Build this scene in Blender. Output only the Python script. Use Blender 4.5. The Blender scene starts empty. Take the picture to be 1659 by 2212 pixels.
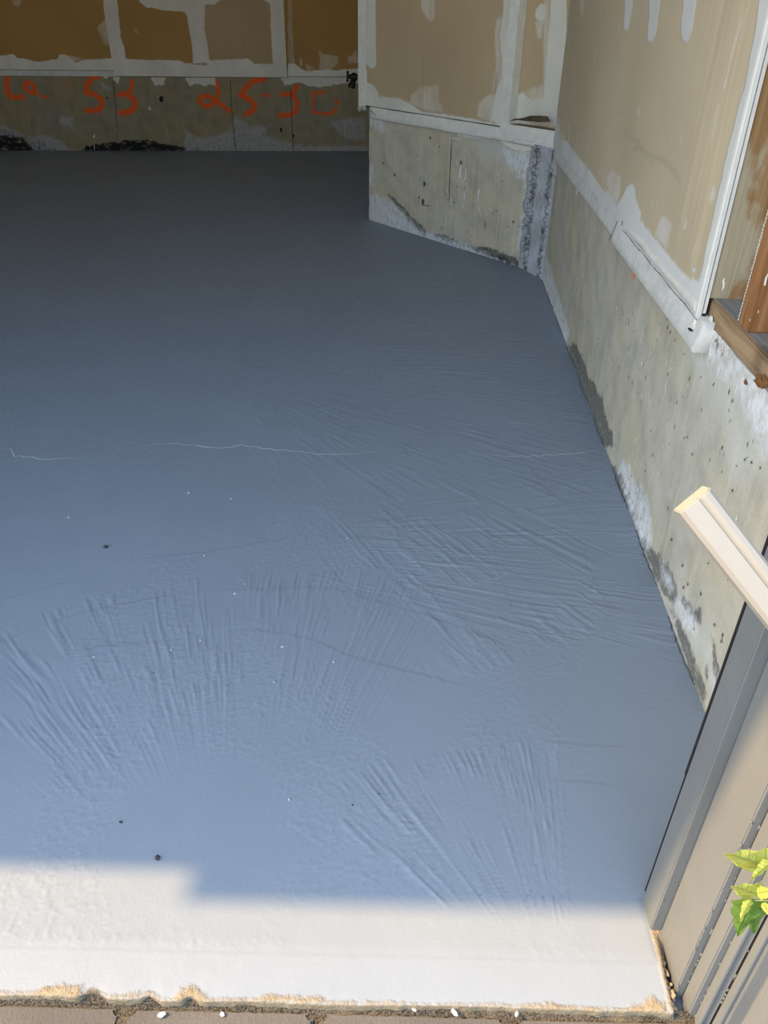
import bpy, bmesh, math, random
import numpy as np
from mathutils import Vector, Matrix, noise as mnoise

random.seed(7)
np.random.seed(7)
scene = bpy.context.scene
C = bpy.context.collection

# ------------------------------------------------------------------ camera
W, H, F = 1659.0, 2212.0, 1658.08
CAM_Z = 0.92
PITCH, ROLL, YAW = math.radians(33.2112), math.radians(0.8597), math.radians(0.5460)
ROT = (Matrix.Rotation(YAW, 3, 'Z') @ Matrix.Rotation(-PITCH, 3, 'X')
       @ Matrix(((1, 0, 0), (0, 0, -1), (0, 1, 0))) @ Matrix.Rotation(ROLL, 3, 'Z'))
cam_data = bpy.data.cameras.new('camera')
cam = bpy.data.objects.new('camera', cam_data)
C.objects.link(cam)
cam_data.sensor_fit = 'VERTICAL'
cam_data.sensor_height = 24.0
cam_data.lens = F * 24.0 / H
cam_data.clip_start = 0.02
cam.matrix_world = Matrix.Translation((0, 0, CAM_Z)) @ ROT.to_4x4()
scene.camera = cam

# ------------------------------------------------------------------ light
SUN_DIR = Vector((0.95, 0.11, -1.0)).normalized()      # the way the light travels
world = bpy.data.worlds.new('sky')
scene.world = world
world.use_nodes = True
nt = world.node_tree
bg = nt.nodes['Background']
sky = nt.nodes.new('ShaderNodeTexSky')
sky.sky_type = 'NISHITA'
sky.sun_disc = False
sky.sun_elevation = math.asin(-SUN_DIR.z)
sky.sun_rotation = math.atan2(-SUN_DIR.x, -SUN_DIR.y)
sky.air_density = 1.25
sky.dust_density = 1.0
sky.ozone_density = 3.0
tint = nt.nodes.new('ShaderNodeMix')          # the camera's white balance
tint.data_type = 'RGBA'; tint.blend_type = 'MULTIPLY'
tint.inputs[0].default_value = 1.0
tint.inputs[7].default_value = (1.06, 0.955, 0.80, 1)
nt.links.new(sky.outputs[0], tint.inputs[6])
nt.links.new(tint.outputs[2], bg.inputs[0])
bg.inputs[1].default_value = 0.93

sun_data = bpy.data.lights.new('sun', 'SUN')
sun = bpy.data.objects.new('sun', sun_data)
C.objects.link(sun)
sun_data.energy = 9.4
sun_data.color = (1.0, 0.65, 0.29)
sun_data.angle = math.radians(0.53)
sun.location = (-4, -1, 6)
sun.rotation_euler = SUN_DIR.to_track_quat('-Z', 'Y').to_euler()

vs = scene.view_settings
vs.view_transform = 'Standard'
vs.look = 'None'
vs.exposure = 0.0
vs.gamma = 1.0
vs.use_curve_mapping = False


# ------------------------------------------------------------------ pixel -> place
def ray(px):
    return ROT @ Vector(((px[0] - W / 2) / F, -(px[1] - H / 2) / F, -1.0))


def ground(px, z=0.0):
    d = ray(px)
    t = (z - CAM_Z) / d.z
    return Vector((0, 0, CAM_Z)) + d * t


def on_y(px, y):
    d = ray(px)
    return Vector((0, 0, CAM_Z)) + d * (y / d.y)


def crop(ox, oy, sc):
    return lambda x, y: (ox + x / sc, oy + y / sc)


ca = crop(740, 0, 3.318)        # angled wall close-up
cr = crop(1140, 0, 3.0713)      # right drywall
cs = crop(1140, 560, 3.1965)    # right stem wall, upper
cl = crop(1240, 1020, 3.687)    # right stem wall, lower
cb = crop(0, 0, 3.95)           # back wall left
cc = crop(400, 0, 3.95)         # back wall right
ce = crop(0, 1820, 1.9988)      # slab edge
cf = crop(800, 1900, 2.37)


class Frame:
    """A vertical wall plane: s along the wall, z up, off towards the room."""
    def __init__(self, o, d, n):
        self.o = Vector((o[0], o[1], 0)); self.d = Vector((d[0], d[1], 0)).normalized()
        self.n = Vector((n[0], n[1], 0)).normalized()

    def p(self, s, z, off=0.0):
        return self.o + self.d * s + self.n * off + Vector((0, 0, z))

    def sz(self, px, off=0.0):
        d = ray(px); c = Vector((0, 0, CAM_Z))
        t = ((self.o + self.n * off) - c).dot(self.n) / d.dot(self.n)
        q = c + d * t
        return ((q - self.o).dot(self.d), q.z)


A = Vector((-0.1413, 4.1856, 0)); B = Vector((0.6101, 3.2440, 0))
RF = Frame(B, (-0.04384, -0.99904), (-0.99904, 0.04384))
AF = Frame(A, (B - A)[:2], (-0.9416, -0.7514))
P0, P1 = ground((60, 325)), ground((795, 326.5))
BD = (P1 - P0).normalized()
BF = Frame(P1, BD[:2], (BD.y, -BD.x))
STEM = 0.49


# ------------------------------------------------------------------ mesh helpers
def link(name, me, mat=None, parent=None):
    o = bpy.data.objects.new(name, me)
    C.objects.link(o)
    if mat is not None and me is not None:
        me.materials.append(mat)
    if parent is not None:
        o.parent = parent
    return o


def from_bm(name, bm, mat=None, parent=None, smooth=False):
    me = bpy.data.meshes.new(name)
    bm.to_mesh(me); bm.free()
    if smooth:
        for p in me.polygons: p.use_smooth = True
    return link(name, me, mat, parent)


def structure(name, loc=(0, 0, 0)):
    o = link(name, None); o['kind'] = 'structure'; return o


def thing(name, label, cat, group=None, obj=None):
    o = obj or link(name, None)
    o['label'] = label; o['category'] = cat
    if group: o['group'] = group
    return o


def bm_box(bm, pts8):
    v = [bm.verts.new(p) for p in pts8]
    for f in ((0, 1, 2, 3), (7, 6, 5, 4), (0, 4, 5, 1), (1, 5, 6, 2), (2, 6, 7, 3), (3, 7, 4, 0)):
        bm.faces.new([v[i] for i in f])


def frame_box(fr, s0, s1, z0, z1, o0, o1):
    return [fr.p(s0, z0, o0), fr.p(s1, z0, o0), fr.p(s1, z1, o0), fr.p(s0, z1, o0),
            fr.p(s0, z0, o1), fr.p(s1, z0, o1), fr.p(s1, z1, o1), fr.p(s0, z1, o1)]


def box(name, pts8, mat, parent=None, bevel=0.0):
    bm = bmesh.new(); bm_box(bm, pts8)
    bmesh.ops.recalc_face_normals(bm, faces=bm.faces)
    if bevel:
        bmesh.ops.bevel(bm, geom=bm.edges[:], offset=bevel, segments=2, affect='EDGES')
    return from_bm(name, bm, mat, parent)


def axis_box(name, x0, x1, y0, y1, z0, z1, mat, parent=None, bevel=0.0):
    return box(name, [(x0, y0, z0), (x1, y0, z0), (x1, y1, z0), (x0, y1, z0),
                      (x0, y0, z1), (x1, y0, z1), (x1, y1, z1), (x0, y1, z1)], mat, parent, bevel)


def prism(name, plan, z0, z1, mat, parent=None, bevel=0.0):
    """plan: list of (x, y) or (x, y, zbottom)"""
    bm = bmesh.new()
    lo = [bm.verts.new((p[0], p[1], p[2] if len(p) > 2 else z0)) for p in plan]
    hi = [bm.verts.new((p[0], p[1], z1)) for p in plan]
    n = len(plan)
    bm.faces.new(lo); bm.faces.new(hi[::-1])
    side = [bm.faces.new((lo[i], lo[(i + 1) % n], hi[(i + 1) % n], hi[i])) for i in range(n)]
    bmesh.ops.recalc_face_normals(bm, faces=bm.faces)
    if bevel:
        ed = [e for e in bm.edges if abs(e.verts[0].co.z - e.verts[1].co.z) > 0.5]
        bmesh.ops.bevel(bm, geom=ed, offset=bevel, segments=3, affect='EDGES')
    return from_bm(name, bm, mat, parent)


def sd_poly(S, Z, poly):
    """signed distance, positive inside"""
    P = np.array(poly, float); n = len(P)
    d = np.full(S.shape, 1e9); ins = np.zeros(S.shape, bool)
    for i in range(n):
        a, b = P[i], P[(i + 1) % n]
        e = b - a; L = e @ e + 1e-12
        t = np.clip(((S - a[0]) * e[0] + (Z - a[1]) * e[1]) / L, 0, 1)
        d = np.minimum(d, np.hypot(S - a[0] - t * e[0], Z - a[1] - t * e[1]))
        c = (a[1] > Z) != (b[1] > Z)
        with np.errstate(divide='ignore', invalid='ignore'):
            xi = a[0] + (Z - a[1]) * e[0] / (e[1] if abs(e[1]) > 1e-9 else 1e-9)
        ins ^= c & (S < xi)
    return np.where(ins, d, -d)


def sd_line(S, Z, pts, hw):
    P = np.array(pts, float); d = np.full(S.shape, 1e9)
    if len(P) == 1:
        return hw - np.hypot(S - P[0][0], Z - P[0][1])
    for a, b in zip(P[:-1], P[1:]):
        e = b - a; L = e @ e + 1e-12
        t = np.clip(((S - a[0]) * e[0] + (Z - a[1]) * e[1]) / L, 0, 1)
        d = np.minimum(d, np.hypot(S - a[0] - t * e[0], Z - a[1] - t * e[1]))
    return hw - d


def lin(a, b, step):
    n = max(1, int(round((b - a) / step)))
    return list(np.linspace(a, b, n + 1))


def wall_grid(name, fr, sc, zc, off, thick, layers, mat, parent=None, bump=None):
    """A slab whose room side is a fine grid carrying signed-distance attributes
    (one per layer) that the procedural material turns into stains and mud."""
    sc, zc = np.array(sc), np.array(zc)
    S, Z = np.meshgrid(sc, zc)
    ns, nz = len(sc), len(zc)
    O = np.full(S.shape, float(off))
    if bump is not None: O = O + bump(S, Z)
    base = np.array(fr.o); d = np.array(fr.d); n = np.array(fr.n); up = np.array((0, 0, 1.0))
    V = base + S[..., None] * d + O[..., None] * n + Z[..., None] * up
    V = V.reshape(-1, 3)
    idx = np.arange(ns * nz).reshape(nz, ns)
    q = np.stack([idx[:-1, :-1], idx[:-1, 1:], idx[1:, 1:], idx[1:, :-1]], -1).reshape(-1, 4)
    border = list(idx[0, :]) + list(idx[1:, -1]) + list(idx[-1, -2::-1]) + list(idx[-2:0:-1, 0])
    k = len(V); nb = len(border)
    V2 = V[border] - n * thick
    faces = [tuple(f) for f in q]
    for i in range(nb):
        j = (i + 1) % nb
        faces.append((border[j], border[i], k + i, k + j))
    faces.append(tuple(k + i for i in range(nb))[::-1])
    me = bpy.data.meshes.new(name)
    me.from_pydata(np.vstack([V, V2]).tolist(), [], faces)
    e = V2[:, :]
    bs, bz = S.reshape(-1)[border], Z.reshape(-1)[border]
    allS = np.concatenate([S.reshape(-1), bs]); allZ = np.concatenate([Z.reshape(-1), bz])
    for ln, fn in layers.items():
        a = me.attributes.new(ln, 'FLOAT', 'POINT')
        a.data.foreach_set('value', np.clip(fn(allS, allZ), -0.12, 0.12).astype(np.float32))
    a = me.attributes.new('suv', 'FLOAT_VECTOR', 'POINT')
    a.data.foreach_set('vector', np.stack([allS, allZ, np.zeros_like(allS)], -1).astype(np.float32).reshape(-1))
    me.validate()
    bm = bmesh.new(); bm.from_mesh(me)
    bmesh.ops.recalc_face_normals(bm, faces=bm.faces)
    bm.to_mesh(me); bm.free()
    return link(name, me, mat, parent)


def union(fr, polys=(), lines=(), off=0.0, grow=()):
    """build a layer from pixel outlines and pixel strokes on a wall"""
    pp = [[fr.sz(q, off) for q in p] for p in polys]
    ll = [([fr.sz(q, off) for q in p], w) for p, w in lines]

    def fn(S, Z):
        d = np.full(S.shape, -0.12)
        for k, p in enumerate(pp): d = np.maximum(d, sd_poly(S, Z, p) + (grow[k] if k < len(grow) else 0))
        for p, w in ll: d = np.maximum(d, sd_line(S, Z, p, w))
        return d
    return fn


def empty_layer(S, Z):
    return np.full(S.shape, -0.12)


def ribbon(bm, fr, pts_sz, w, off, jitter=0.0, taper=True):
    """thin raised strip along a wall polyline"""
    P = []
    for a, b in zip(pts_sz[:-1], pts_sz[1:]):
        k = max(2, int(math.hypot(a[0] - b[0], a[1] - b[1]) / 0.012))
        for i in range(k): P.append((a[0] + (b[0] - a[0]) * i / k, a[1] + (b[1] - a[1]) * i / k))
    P.append(pts_sz[-1])
    P = [(x + random.uniform(-1, 1) * jitter, y + random.uniform(-1, 1) * jitter) for x, y in P]
    L, Rr = [], []
    for i, p in enumerate(P):
        a = P[max(0, i - 1)]; b = P[min(len(P) - 1, i + 1)]
        dx, dy = b[0] - a[0], b[1] - a[1]; l = math.hypot(dx, dy) or 1
        ww = w * random.uniform(.6, 1.3)
        if taper: ww *= min(1, .25 + 3.0 * min(i, len(P) - 1 - i) / max(1, len(P)))
        nx, ny = -dy / l * ww / 2, dx / l * ww / 2
        L.append(bm.verts.new(fr.p(p[0] + nx, p[1] + ny, off)))
        Rr.append(bm.verts.new(fr.p(p[0] - nx, p[1] - ny, off)))
    for i in range(len(P) - 1):
        bm.faces.new((L[i], L[i + 1], Rr[i + 1], Rr[i]))


def blob(bm, fr, s, z, a, b, off, ang=0.0, n=12, rough=.3):
    v = []
    for i in range(n):
        t = 2 * math.pi * i / n; k = 1 + random.uniform(-rough, rough)
        x, y = a * k * math.cos(t), b * k * math.sin(t)
        v.append(bm.verts.new(fr.p(s + x * math.cos(ang) - y * math.sin(ang), z + x * math.sin(ang) + y * math.cos(ang), off)))
    c = bm.verts.new(fr.p(s, z, off + min(a, b) * .25))
    for i in range(n): bm.faces.new((v[i], v[(i + 1) % n], c))


# ------------------------------------------------------------------ material helpers
class M:
    def __init__(self, name, rough=0.8, spec=0.3):
        self.m = bpy.data.materials.new(name); self.m.use_nodes = True
        self.t = self.m.node_tree; self.b = self.t.nodes['Principled BSDF']
        self.b.inputs['Roughness'].default_value = rough
        self.b.inputs['Specular IOR Level'].default_value = spec

    def set(self, sock, v):
        if isinstance(v, bpy.types.NodeSocket): self.t.links.new(v, sock)
        elif isinstance(v, (tuple, list)) and len(v) == 3 and sock.type == 'RGBA': sock.default_value = (*v, 1)
        else: sock.default_value = v

    def node(self, typ, ins=None, **props):
        n = self.t.nodes.new(typ)
        for k, v in props.items(): setattr(n, k, v)
        for k, v in (ins or {}).items(): self.set(n.inputs[k], v)
        return n

    def attr(self, name, vec=False):
        n = self.node('ShaderNodeAttribute', attribute_name=name)
        return n.outputs['Vector' if vec else 'Fac']

    def pos(self):
        return self.node('ShaderNodeNewGeometry').outputs['Position']

    def math(self, op, a, b=0.0, c=None, clamp=False):
        i = {0: a, 1: b}
        if c is not None: i[2] = c
        return self.node('ShaderNodeMath', i, operation=op, use_clamp=clamp).outputs[0]

    def vscale(self, vec, s):
        return self.node('ShaderNodeVectorMath', {0: vec, 1: s}, operation='MULTIPLY').outputs[0]

    def noise(self, scale, vec=None, detail=4.0, rough=.55, dist=0.0):
        i = {'Scale': scale, 'Detail': detail, 'Roughness': rough, 'Distortion': dist}
        if vec is not None: i['Vector'] = vec
        return self.node('ShaderNodeTexNoise', i).outputs[0]

    def ramp(self, v, a, b, lo=0.0, hi=1.0, smooth=True):
        n = self.node('ShaderNodeMapRange', {0: v, 1: a, 2: b, 3: lo, 4: hi})
        n.interpolation_type = 'SMOOTHSTEP' if smooth else 'LINEAR'
        return n.outputs[0]

    def mix(self, f, a, b, mode='MIX'):
        n = self.node('ShaderNodeMix', data_type='RGBA', blend_type=mode)
        self.set(n.inputs[0], f); self.set(n.inputs[6], a); self.set(n.inputs[7], b)
        return n.outputs[2]

    def layer(self, name, vec, soft=.003, amp=.02, scale=40.0, detail=6.0):
        nz = self.noise(scale, vec, detail, .62)
        v = self.math('MULTIPLY_ADD', nz, amp * 2, self.math('SUBTRACT', self.attr(name), amp))
        return self.ramp(v, -soft, soft)

    def done(self, col, height=None, dist=1.0, strength=1.0, rough=None):
        self.set(self.b.inputs['Base Color'], col)
        if rough is not None: self.set(self.b.inputs['Roughness'], rough)
        if height is not None:
            bp = self.node('ShaderNodeBump', {'Strength': strength, 'Distance': dist, 'Height': height})
            self.t.links.new(bp.outputs[0], self.b.inputs['Normal'])
        return self.m


def simple(name, col, rough=.7, var=.15, scale=30, bump=.0006, spec=.3, metal=0.0, stretch=(1, 1, 1)):
    m = M(name, rough, spec)
    p = m.vscale(m.pos(), stretch)
    n = m.noise(scale, p, 6); n2 = m.noise(scale * .13, p, 3)
    f = m.math('MULTIPLY_ADD', n, .6, m.math('MULTIPLY', n2, .4))
    lo = tuple(c * (1 - var) for c in col); hi = tuple(min(1, c * (1 + var)) for c in col)
    m.b.inputs['Metallic'].default_value = metal
    return m.done(m.mix(m.ramp(f, .3, .7), lo, hi), n, bump)


def concrete_mat(name, tan, grey, mud_col=(.74, .71, .66), eff_col=(.76, .77, .80)):
    m = M(name, .88, .25)
    suv = m.attr('suv', True)
    big = m.noise(2.6, suv, 4); mid = m.noise(11, suv, 6, .6); fine = m.noise(160, suv, 4, .6)
    streak = m.noise(1.0, m.vscale(suv, (60, 4, 1)), 4)
    col = m.mix(m.ramp(big, .38, .62), tan, grey)
    col = m.mix(m.ramp(mid, .40, .68, 0, .6), col, tuple(c * .70 for c in grey))
    run = m.noise(1.0, m.vscale(suv, (9, 2.2, 1)), 5, .6)
    col = m.mix(m.ramp(run, .52, .72, 0, .5), col, tuple(c * .58 for c in tan))
    col = m.mix(m.ramp(streak, .5, .75, 0, .5), col, tuple(min(1, c * 1.28) for c in tan))
    col = m.mix(m.ramp(fine, .45, .8, 0, .35), col, tuple(c * .6 for c in tan))
    # grey wash, pale wash, damp, efflorescence, paint
    col = m.mix(m.math('MULTIPLY', m.layer('pale', suv, .03, .03, 14), .55), col, (.58, .60, .57))
    damp = m.layer('damp', suv, .006, .022, 34)
    speck = m.noise(90, suv, 5, .7)
    col = m.mix(m.math('MULTIPLY', damp, m.ramp(speck, .3, .55, .55, 1)), col, (.17, .165, .15))
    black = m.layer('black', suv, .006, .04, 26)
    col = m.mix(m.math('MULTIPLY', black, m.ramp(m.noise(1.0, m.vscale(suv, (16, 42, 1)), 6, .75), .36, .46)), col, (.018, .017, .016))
    eff = m.layer('eff', suv, .016, .032, 24, 8)
    effm = m.math('MULTIPLY', eff, m.ramp(m.noise(48, m.vscale(suv, (1, .7, 1)), 7, .72), .34, .58, .2, .92))
    col = m.mix(effm, col, eff_col)
    # dark pits
    vo = m.node('ShaderNodeTexVoronoi', {'Vector': m.vscale(suv, (1, .55, 1)), 'Scale': 48.0, 'Randomness': 1.0})
    pit = m.math('MULTIPLY', m.ramp(vo.outputs['Distance'], .05, .16, 1, 0), m.ramp(m.noise(9, suv, 3), .52, .6))
    pitw = m.math('MULTIPLY', m.layer('pit', suv, .01, .02, 30), m.ramp(m.noise(75, m.vscale(suv, (1, .6, 1)), 2), .52, .6))
    pit = m.math('MAXIMUM', pit, pitw)
    col = m.mix(m.math('MULTIPLY', pit, .8), col, (.10, .095, .085))
    vo2 = m.node('ShaderNodeTexVoronoi', {'Vector': m.vscale(suv, (1, .45, 1)), 'Scale': 24.0, 'Randomness': 1.0})
    sp = m.math('MULTIPLY', m.ramp(vo2.outputs['Distance'], .03, .07, 1, 0), m.ramp(m.noise(5, suv, 3), .5, .6))
    col = m.mix(m.math('MULTIPLY', sp, .8), col, (.72, .71, .68))
    org = m.layer('orange', suv, .010, .012, 60)
    om = m.math('MULTIPLY', org, m.ramp(m.noise(120, suv, 4), .28, .5, .55, 1))
    col = m.mix(om, col, (.95, .13, .02))
    mud = m.layer('mud', suv, .003, .018, 45)
    col = m.mix(mud, col, mud_col)
    h = m.math('MULTIPLY_ADD', fine, .0012, m.math('MULTIPLY', mid, .003))
    h = m.math('SUBTRACT', h, m.math('MULTIPLY', pit, .003))
    h = m.math('ADD', h, m.math('MULTIPLY', effm, .0012))
    h = m.math('ADD', h, m.math('MULTIPLY', mud, .0015))
    h = m.math('SUBTRACT', h, m.math('MULTIPLY', m.math('MULTIPLY', damp, speck), .004))
    return m.done(col, h, 1.0, .9)


def drywall_mat(name, paper, mud_col=(.74, .73, .71), thin=.5):
    m = M(name, .9, .2)
    suv = m.attr('suv', True)
    big = m.noise(2.2, suv, 4); fine = m.noise(220, suv, 3)
    st = m.noise(1.0, m.vscale(suv, (42, 1.3, 1)), 5, .6)
    col = m.mix(m.ramp(big, .3, .7), tuple(c * .93 for c in paper), tuple(min(1, c * 1.07) for c in paper))
    streaks = m.layer('streak', suv, .06, .04, 10)
    col = m.mix(m.math('MULTIPLY', streaks, m.ramp(st, .45, .7, 0, .8)), col, tuple(min(1, c * k) for c, k in zip(paper, (1.3, 1.22, 1.12))))
    col = m.mix(m.math('MULTIPLY', streaks, m.ramp(st, .30, .45, .5, 0)), col, tuple(c * .74 for c in paper))
    col = m.mix(m.ramp(fine, .4, .8, 0, .12), col, tuple(c * .7 for c in paper))
    vo = m.node('ShaderNodeTexVoronoi', {'Vector': m.vscale(suv, (1, .35, 1)), 'Scale': 15.0, 'Randomness': 1.0})
    sp = m.math('MULTIPLY', m.ramp(vo.outputs['Distance'], .025, .07, 1, 0), m.ramp(m.noise(4, suv, 3), .54, .62))
    col = m.mix(m.math('MULTIPLY', sp, .55), col, mud_col)
    skim = m.layer('skim', suv, .006, .012, 30)
    skm = m.math('MULTIPLY', skim, m.ramp(m.noise(14, m.vscale(suv, (1, .4, 1)), 5), .3, .65, thin * .5, thin * 1.25))
    col = m.mix(skm, col, mud_col)
    dk = m.layer('dark', suv, .005, .004, 40)
    col = m.mix(m.math('MULTIPLY', dk, .16), col, (.08, .07, .055))
    mud = m.layer('mud', suv, .0045, .010, 28)
    mudv = m.ramp(m.noise(6, m.vscale(suv, (1, .5, 1)), 5), .3, .7)
    col = m.mix(mud, col, m.mix(mudv, tuple(c * .86 for c in mud_col), mud_col))
    h = m.math('ADD', m.math('MULTIPLY', mud, .0018), m.math('MULTIPLY', skm, .0009))
    h = m.math('MULTIPLY_ADD', m.noise(25, m.vscale(suv, (1, .3, 1)), 5), .0012, h)
    return m.done(col, h, 1.0, .8)


def wood_mat(name, c1, c2, axis='z', patch=None):
    m = M(name, .75, .25)
    st = {'z': (70, 70, 3.5), 'y': (70, 3.5, 70), 'x': (3.5, 70, 70)}[axis]
    p = m.pos()
    g = m.noise(1.0, m.vscale(p, st), 6, .6, .6); k = m.noise(7, p, 4)
    col = m.mix(m.ramp(g, .35, .65), c1, c2)
    col = m.mix(m.ramp(k, .52, .72, 0, .6), col, tuple(c * .4 for c in c1))
    if patch: col = m.mix(m.ramp(m.noise(9, m.vscale(p, (1, 1, .5)), 5, .6), .46, .54, 0, .85), col, patch)
    return m.done(col, g, .0018)


# ------------------------------------------------------------------ materials
mat_conc_r = concrete_mat('stem_concrete', (.56, .50, .37), (.54, .51, .44))
mat_conc_a = concrete_mat('stem_concrete_angled', (.62, .53, .385), (.60, .54, .44), (.80, .75, .67))
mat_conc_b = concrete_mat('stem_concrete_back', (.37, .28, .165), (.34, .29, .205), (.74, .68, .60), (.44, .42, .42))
mat_dry_r = drywall_mat('drywall_paper', (.57, .475, .335))
mat_dry_a = drywall_mat('drywall_paper_angled', (.53, .395, .245), (.80, .75, .67))
mat_dry_b = drywall_mat('drywall_paper_shaded', (.45, .26, .095), (.86, .78, .70), .35)  # browner than the other sheets: the back wall's dimness put into the paper colour
mat_dry_p = drywall_mat('drywall_paper_patch', (.50, .35, .21), (.86, .78, .70), .35)
mat_mud = simple('joint_compound', (.78, .75, .69), .9, .10, 26, .0012)
mat_trim_mud = simple('mudded_trim', (.66, .645, .62), .85, .14, 40, .0014)
mat_dark = simple('dark_gap', (.02, .018, .018), .9, .2, 40, 0)
mat_crackline = simple('hairline', (.10, .095, .085), .9, .3, 60, 0)
mat_white_splash = simple('white_splash', (.78, .77, .74), .6, .06, 60, .0003)
mat_plain_wall = simple('plain_drywall', (.70, .64, .54), .9, .08, 5, .0004)
mat_ceiling = simple('ceiling_board', (.76, .72, .64), .9, .08, 5, .0004)
mat_brown = wood_mat('stud_wood', (.22, .095, .035), (.40, .20, .085), 'z')
mat_brown_side = wood_mat('stud_side_wood', (.30, .17, .07), (.36, .22, .11), 'z', (.44, .385, .27))
mat_plate = wood_mat('plate_wood', (.26, .17, .10), (.42, .29, .17), 'y')
mat_plate_top = wood_mat('plate_top_wood', (.20, .19, .18), (.30, .285, .27), 'y')
mat_sheath = simple('building_paper', (.30, .31, .32), .7, .08, 20, .0004)
mat_board = simple('painted_moulding', (.31, .295, .27), .38, .03, 30, .0002, .4)
mat_brass = simple('weathered_brass', (.05, .042, .035), .4, .4, 60, .0004, .5, .7)
mat_pipe = simple('pale_pipe', (.42, .40, .36), .5, .1, 50, .0002)
mat_chip_dark = simple('dark_grit', (.06, .055, .05), .8, .4, 200, .001)
mat_chip_paint = simple('paint_crumb', (.42, .43, .46), .6, .1, 200, .001)
mat_rubber = simple('black_rubber', (.018, .016, .02), .7, .2, 60, .0002)
mat_siding = simple('siding_paint', (.36, .36, .36), .6, .06, 8, .0004)


def jamb_material():
    m = M('greige_trim_paint', .42, .4)
    p = m.pos()
    g = m.noise(1.0, m.vscale(p, (90, 90, 2.5)), 4); n = m.noise(14, p, 5); f = m.noise(260, p, 3)
    col = m.mix(m.ramp(n, .3, .7), (.145, .154, .158), (.157, .166, .170))
    drip = m.noise(1.0, m.vscale(p, (38, 38, 4)), 3)
    col = m.mix(m.ramp(drip, .66, .74, 0, .5), col, (.21, .212, .205))
    h = m.math('MULTIPLY_ADD', g, .0006, m.math('MULTIPLY', f, .0003))
    vo = m.node('ShaderNodeTexVoronoi', {'Vector': p, 'Scale': 55.0})
    bead = m.math('MULTIPLY', m.ramp(vo.outputs['Distance'], .03, .10, 1, 0), m.ramp(m.noise(6, p), .48, .58))
    h = m.math('MULTIPLY_ADD', bead, .0012, h)
    return m.done(col, h, 1.0, .8)


mat_jamb = jamb_material()

def floor_material():
    m = M('floor_coating', .5, .35)
    p = m.pos()
    fine = m.noise(260, p, 3, .6); mid = m.noise(34, p, 6, .65); big = m.noise(3.0, p, 3)
    h = m.math('MULTIPLY_ADD', fine, .00025, m.math('MULTIPLY', mid, .0005))
    col = m.mix(m.ramp(big, .3, .7), (.226, .268, .326), (.238, .282, .342))
    raw = m.layer('raw', p, .004, .006, 90)
    col = m.mix(raw, col, m.mix(m.noise(60, p, 5), (.17, .13, .08), (.38, .32, .23)))
    notch = m.layer('notch', p, .003, .004, 120)
    col = m.mix(notch, col, (.09, .075, .055))
    h = m.math('MULTIPLY_ADD', m.math('MULTIPLY', raw, m.noise(140, p, 4, .7)), .004, h)
    return m.done(col, h, 1.0, 1.0, m.ramp(mid, .3, .7, .42, .6))


# sweeping fans of trowel and brush marks in the floor coating:
# centre x, y, inner and outer radius, angles, strokes per radian, height, lap radii
ga, gb_, gc, gd = ground((504, 2054)), ground((1240, 2225)), ground((337, 1163)), ground((400, 770))
FANS = [
    (ga.x, ga.y, .28, .74, 1.05, 2.65, 190, .0010, (.55, .66, .80)),
    (gb_.x, gb_.y, .08, .43, 1.3, 2.6, 150, .0010, (.33, .42)),
    (gc.x, gc.y, .34, 1.35, -.5, .42, 210, .0009, (.50, .70, .88)),
    (gd.x, gd.y, .4, 1.6, -1.2, 1.2, 200, .0008, (.60, .95, 1.35)),
]
mat_floor = floor_material()


def ground_material():
    m = M('sandy_joint', .95, .1)
    p = m.pos()
    n = m.noise(420, p, 4, .7); k = m.noise(30, p, 4)
    col = m.mix(m.ramp(n, .35, .68), (.03, .027, .022), (.20, .17, .13))
    col = m.mix(m.ramp(k, .5, .7, 0, .5), col, (.24, .20, .145))
    return m.done(col, n, .004)


mat_dirt = ground_material()


def paver_material():
    m = M('concrete_paver', .85, .25)
    p = m.pos()
    n = m.noise(300, p, 4, .6); k = m.noise(9, p, 4)
    col = m.mix(m.ramp(k, .35, .7), (.098, .096, .094), (.124, .121, .118))
    col = m.mix(m.ramp(n, .4, .75, 0, .4), col, (.09, .085, .08))
    return m.done(col, n, .0012)


mat_paver = paver_material()


def far_paving_material():
    m = M('far_paving', .9, .2)
    br = m.node('ShaderNodeTexBrick', {'Vector': m.pos(), 'Color1': (.42, .37, .31), 'Color2': (.46, .41, .35), 'Mortar': (.30, .26, .21),
                                       'Scale': 1.0, 'Mortar Size': .008, 'Brick Width': 3.0, 'Row Height': 3.0})
    return m.done(br.outputs[0], br.outputs[1], -.003)


mat_far_paving = far_paving_material()


def leaf_material(name, c1, c2):
    m = M(name, .45, .4)
    uv = m.attr('luv', True)
    s = m.node('ShaderNodeSeparateXYZ', {0: uv})
    ax = m.math('ABSOLUTE', s.outputs[0])
    v = m.math('FRACT', m.math('MULTIPLY', m.math('SUBTRACT', s.outputs[1], m.math('MULTIPLY', ax, .8)), 6.0))
    vein = m.math('MAXIMUM', m.ramp(v, .0, .10, 1, 0), m.ramp(ax, .01, .03, 1, 0))
    col = m.mix(m.noise(9, uv, 4), c1, c2)
    col = m.mix(m.math('MULTIPLY', vein, .35), col, tuple(c * .55 for c in c1))
    m.b.inputs['Subsurface Weight'].default_value = 0.0
    d = m.node('ShaderNodeBsdfTranslucent'); m.set(d.inputs[0], col)
    mx = m.node('ShaderNodeMixShader', {0: .35})
    m.done(col, vein, -.0006)
    m.t.links.new(m.b.outputs[0], mx.inputs[1]); m.t.links.new(d.outputs[0], mx.inputs[2])
    m.t.links.new(mx.outputs[0], m.t.nodes['Material Output'].inputs[0])
    return m.m


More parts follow.
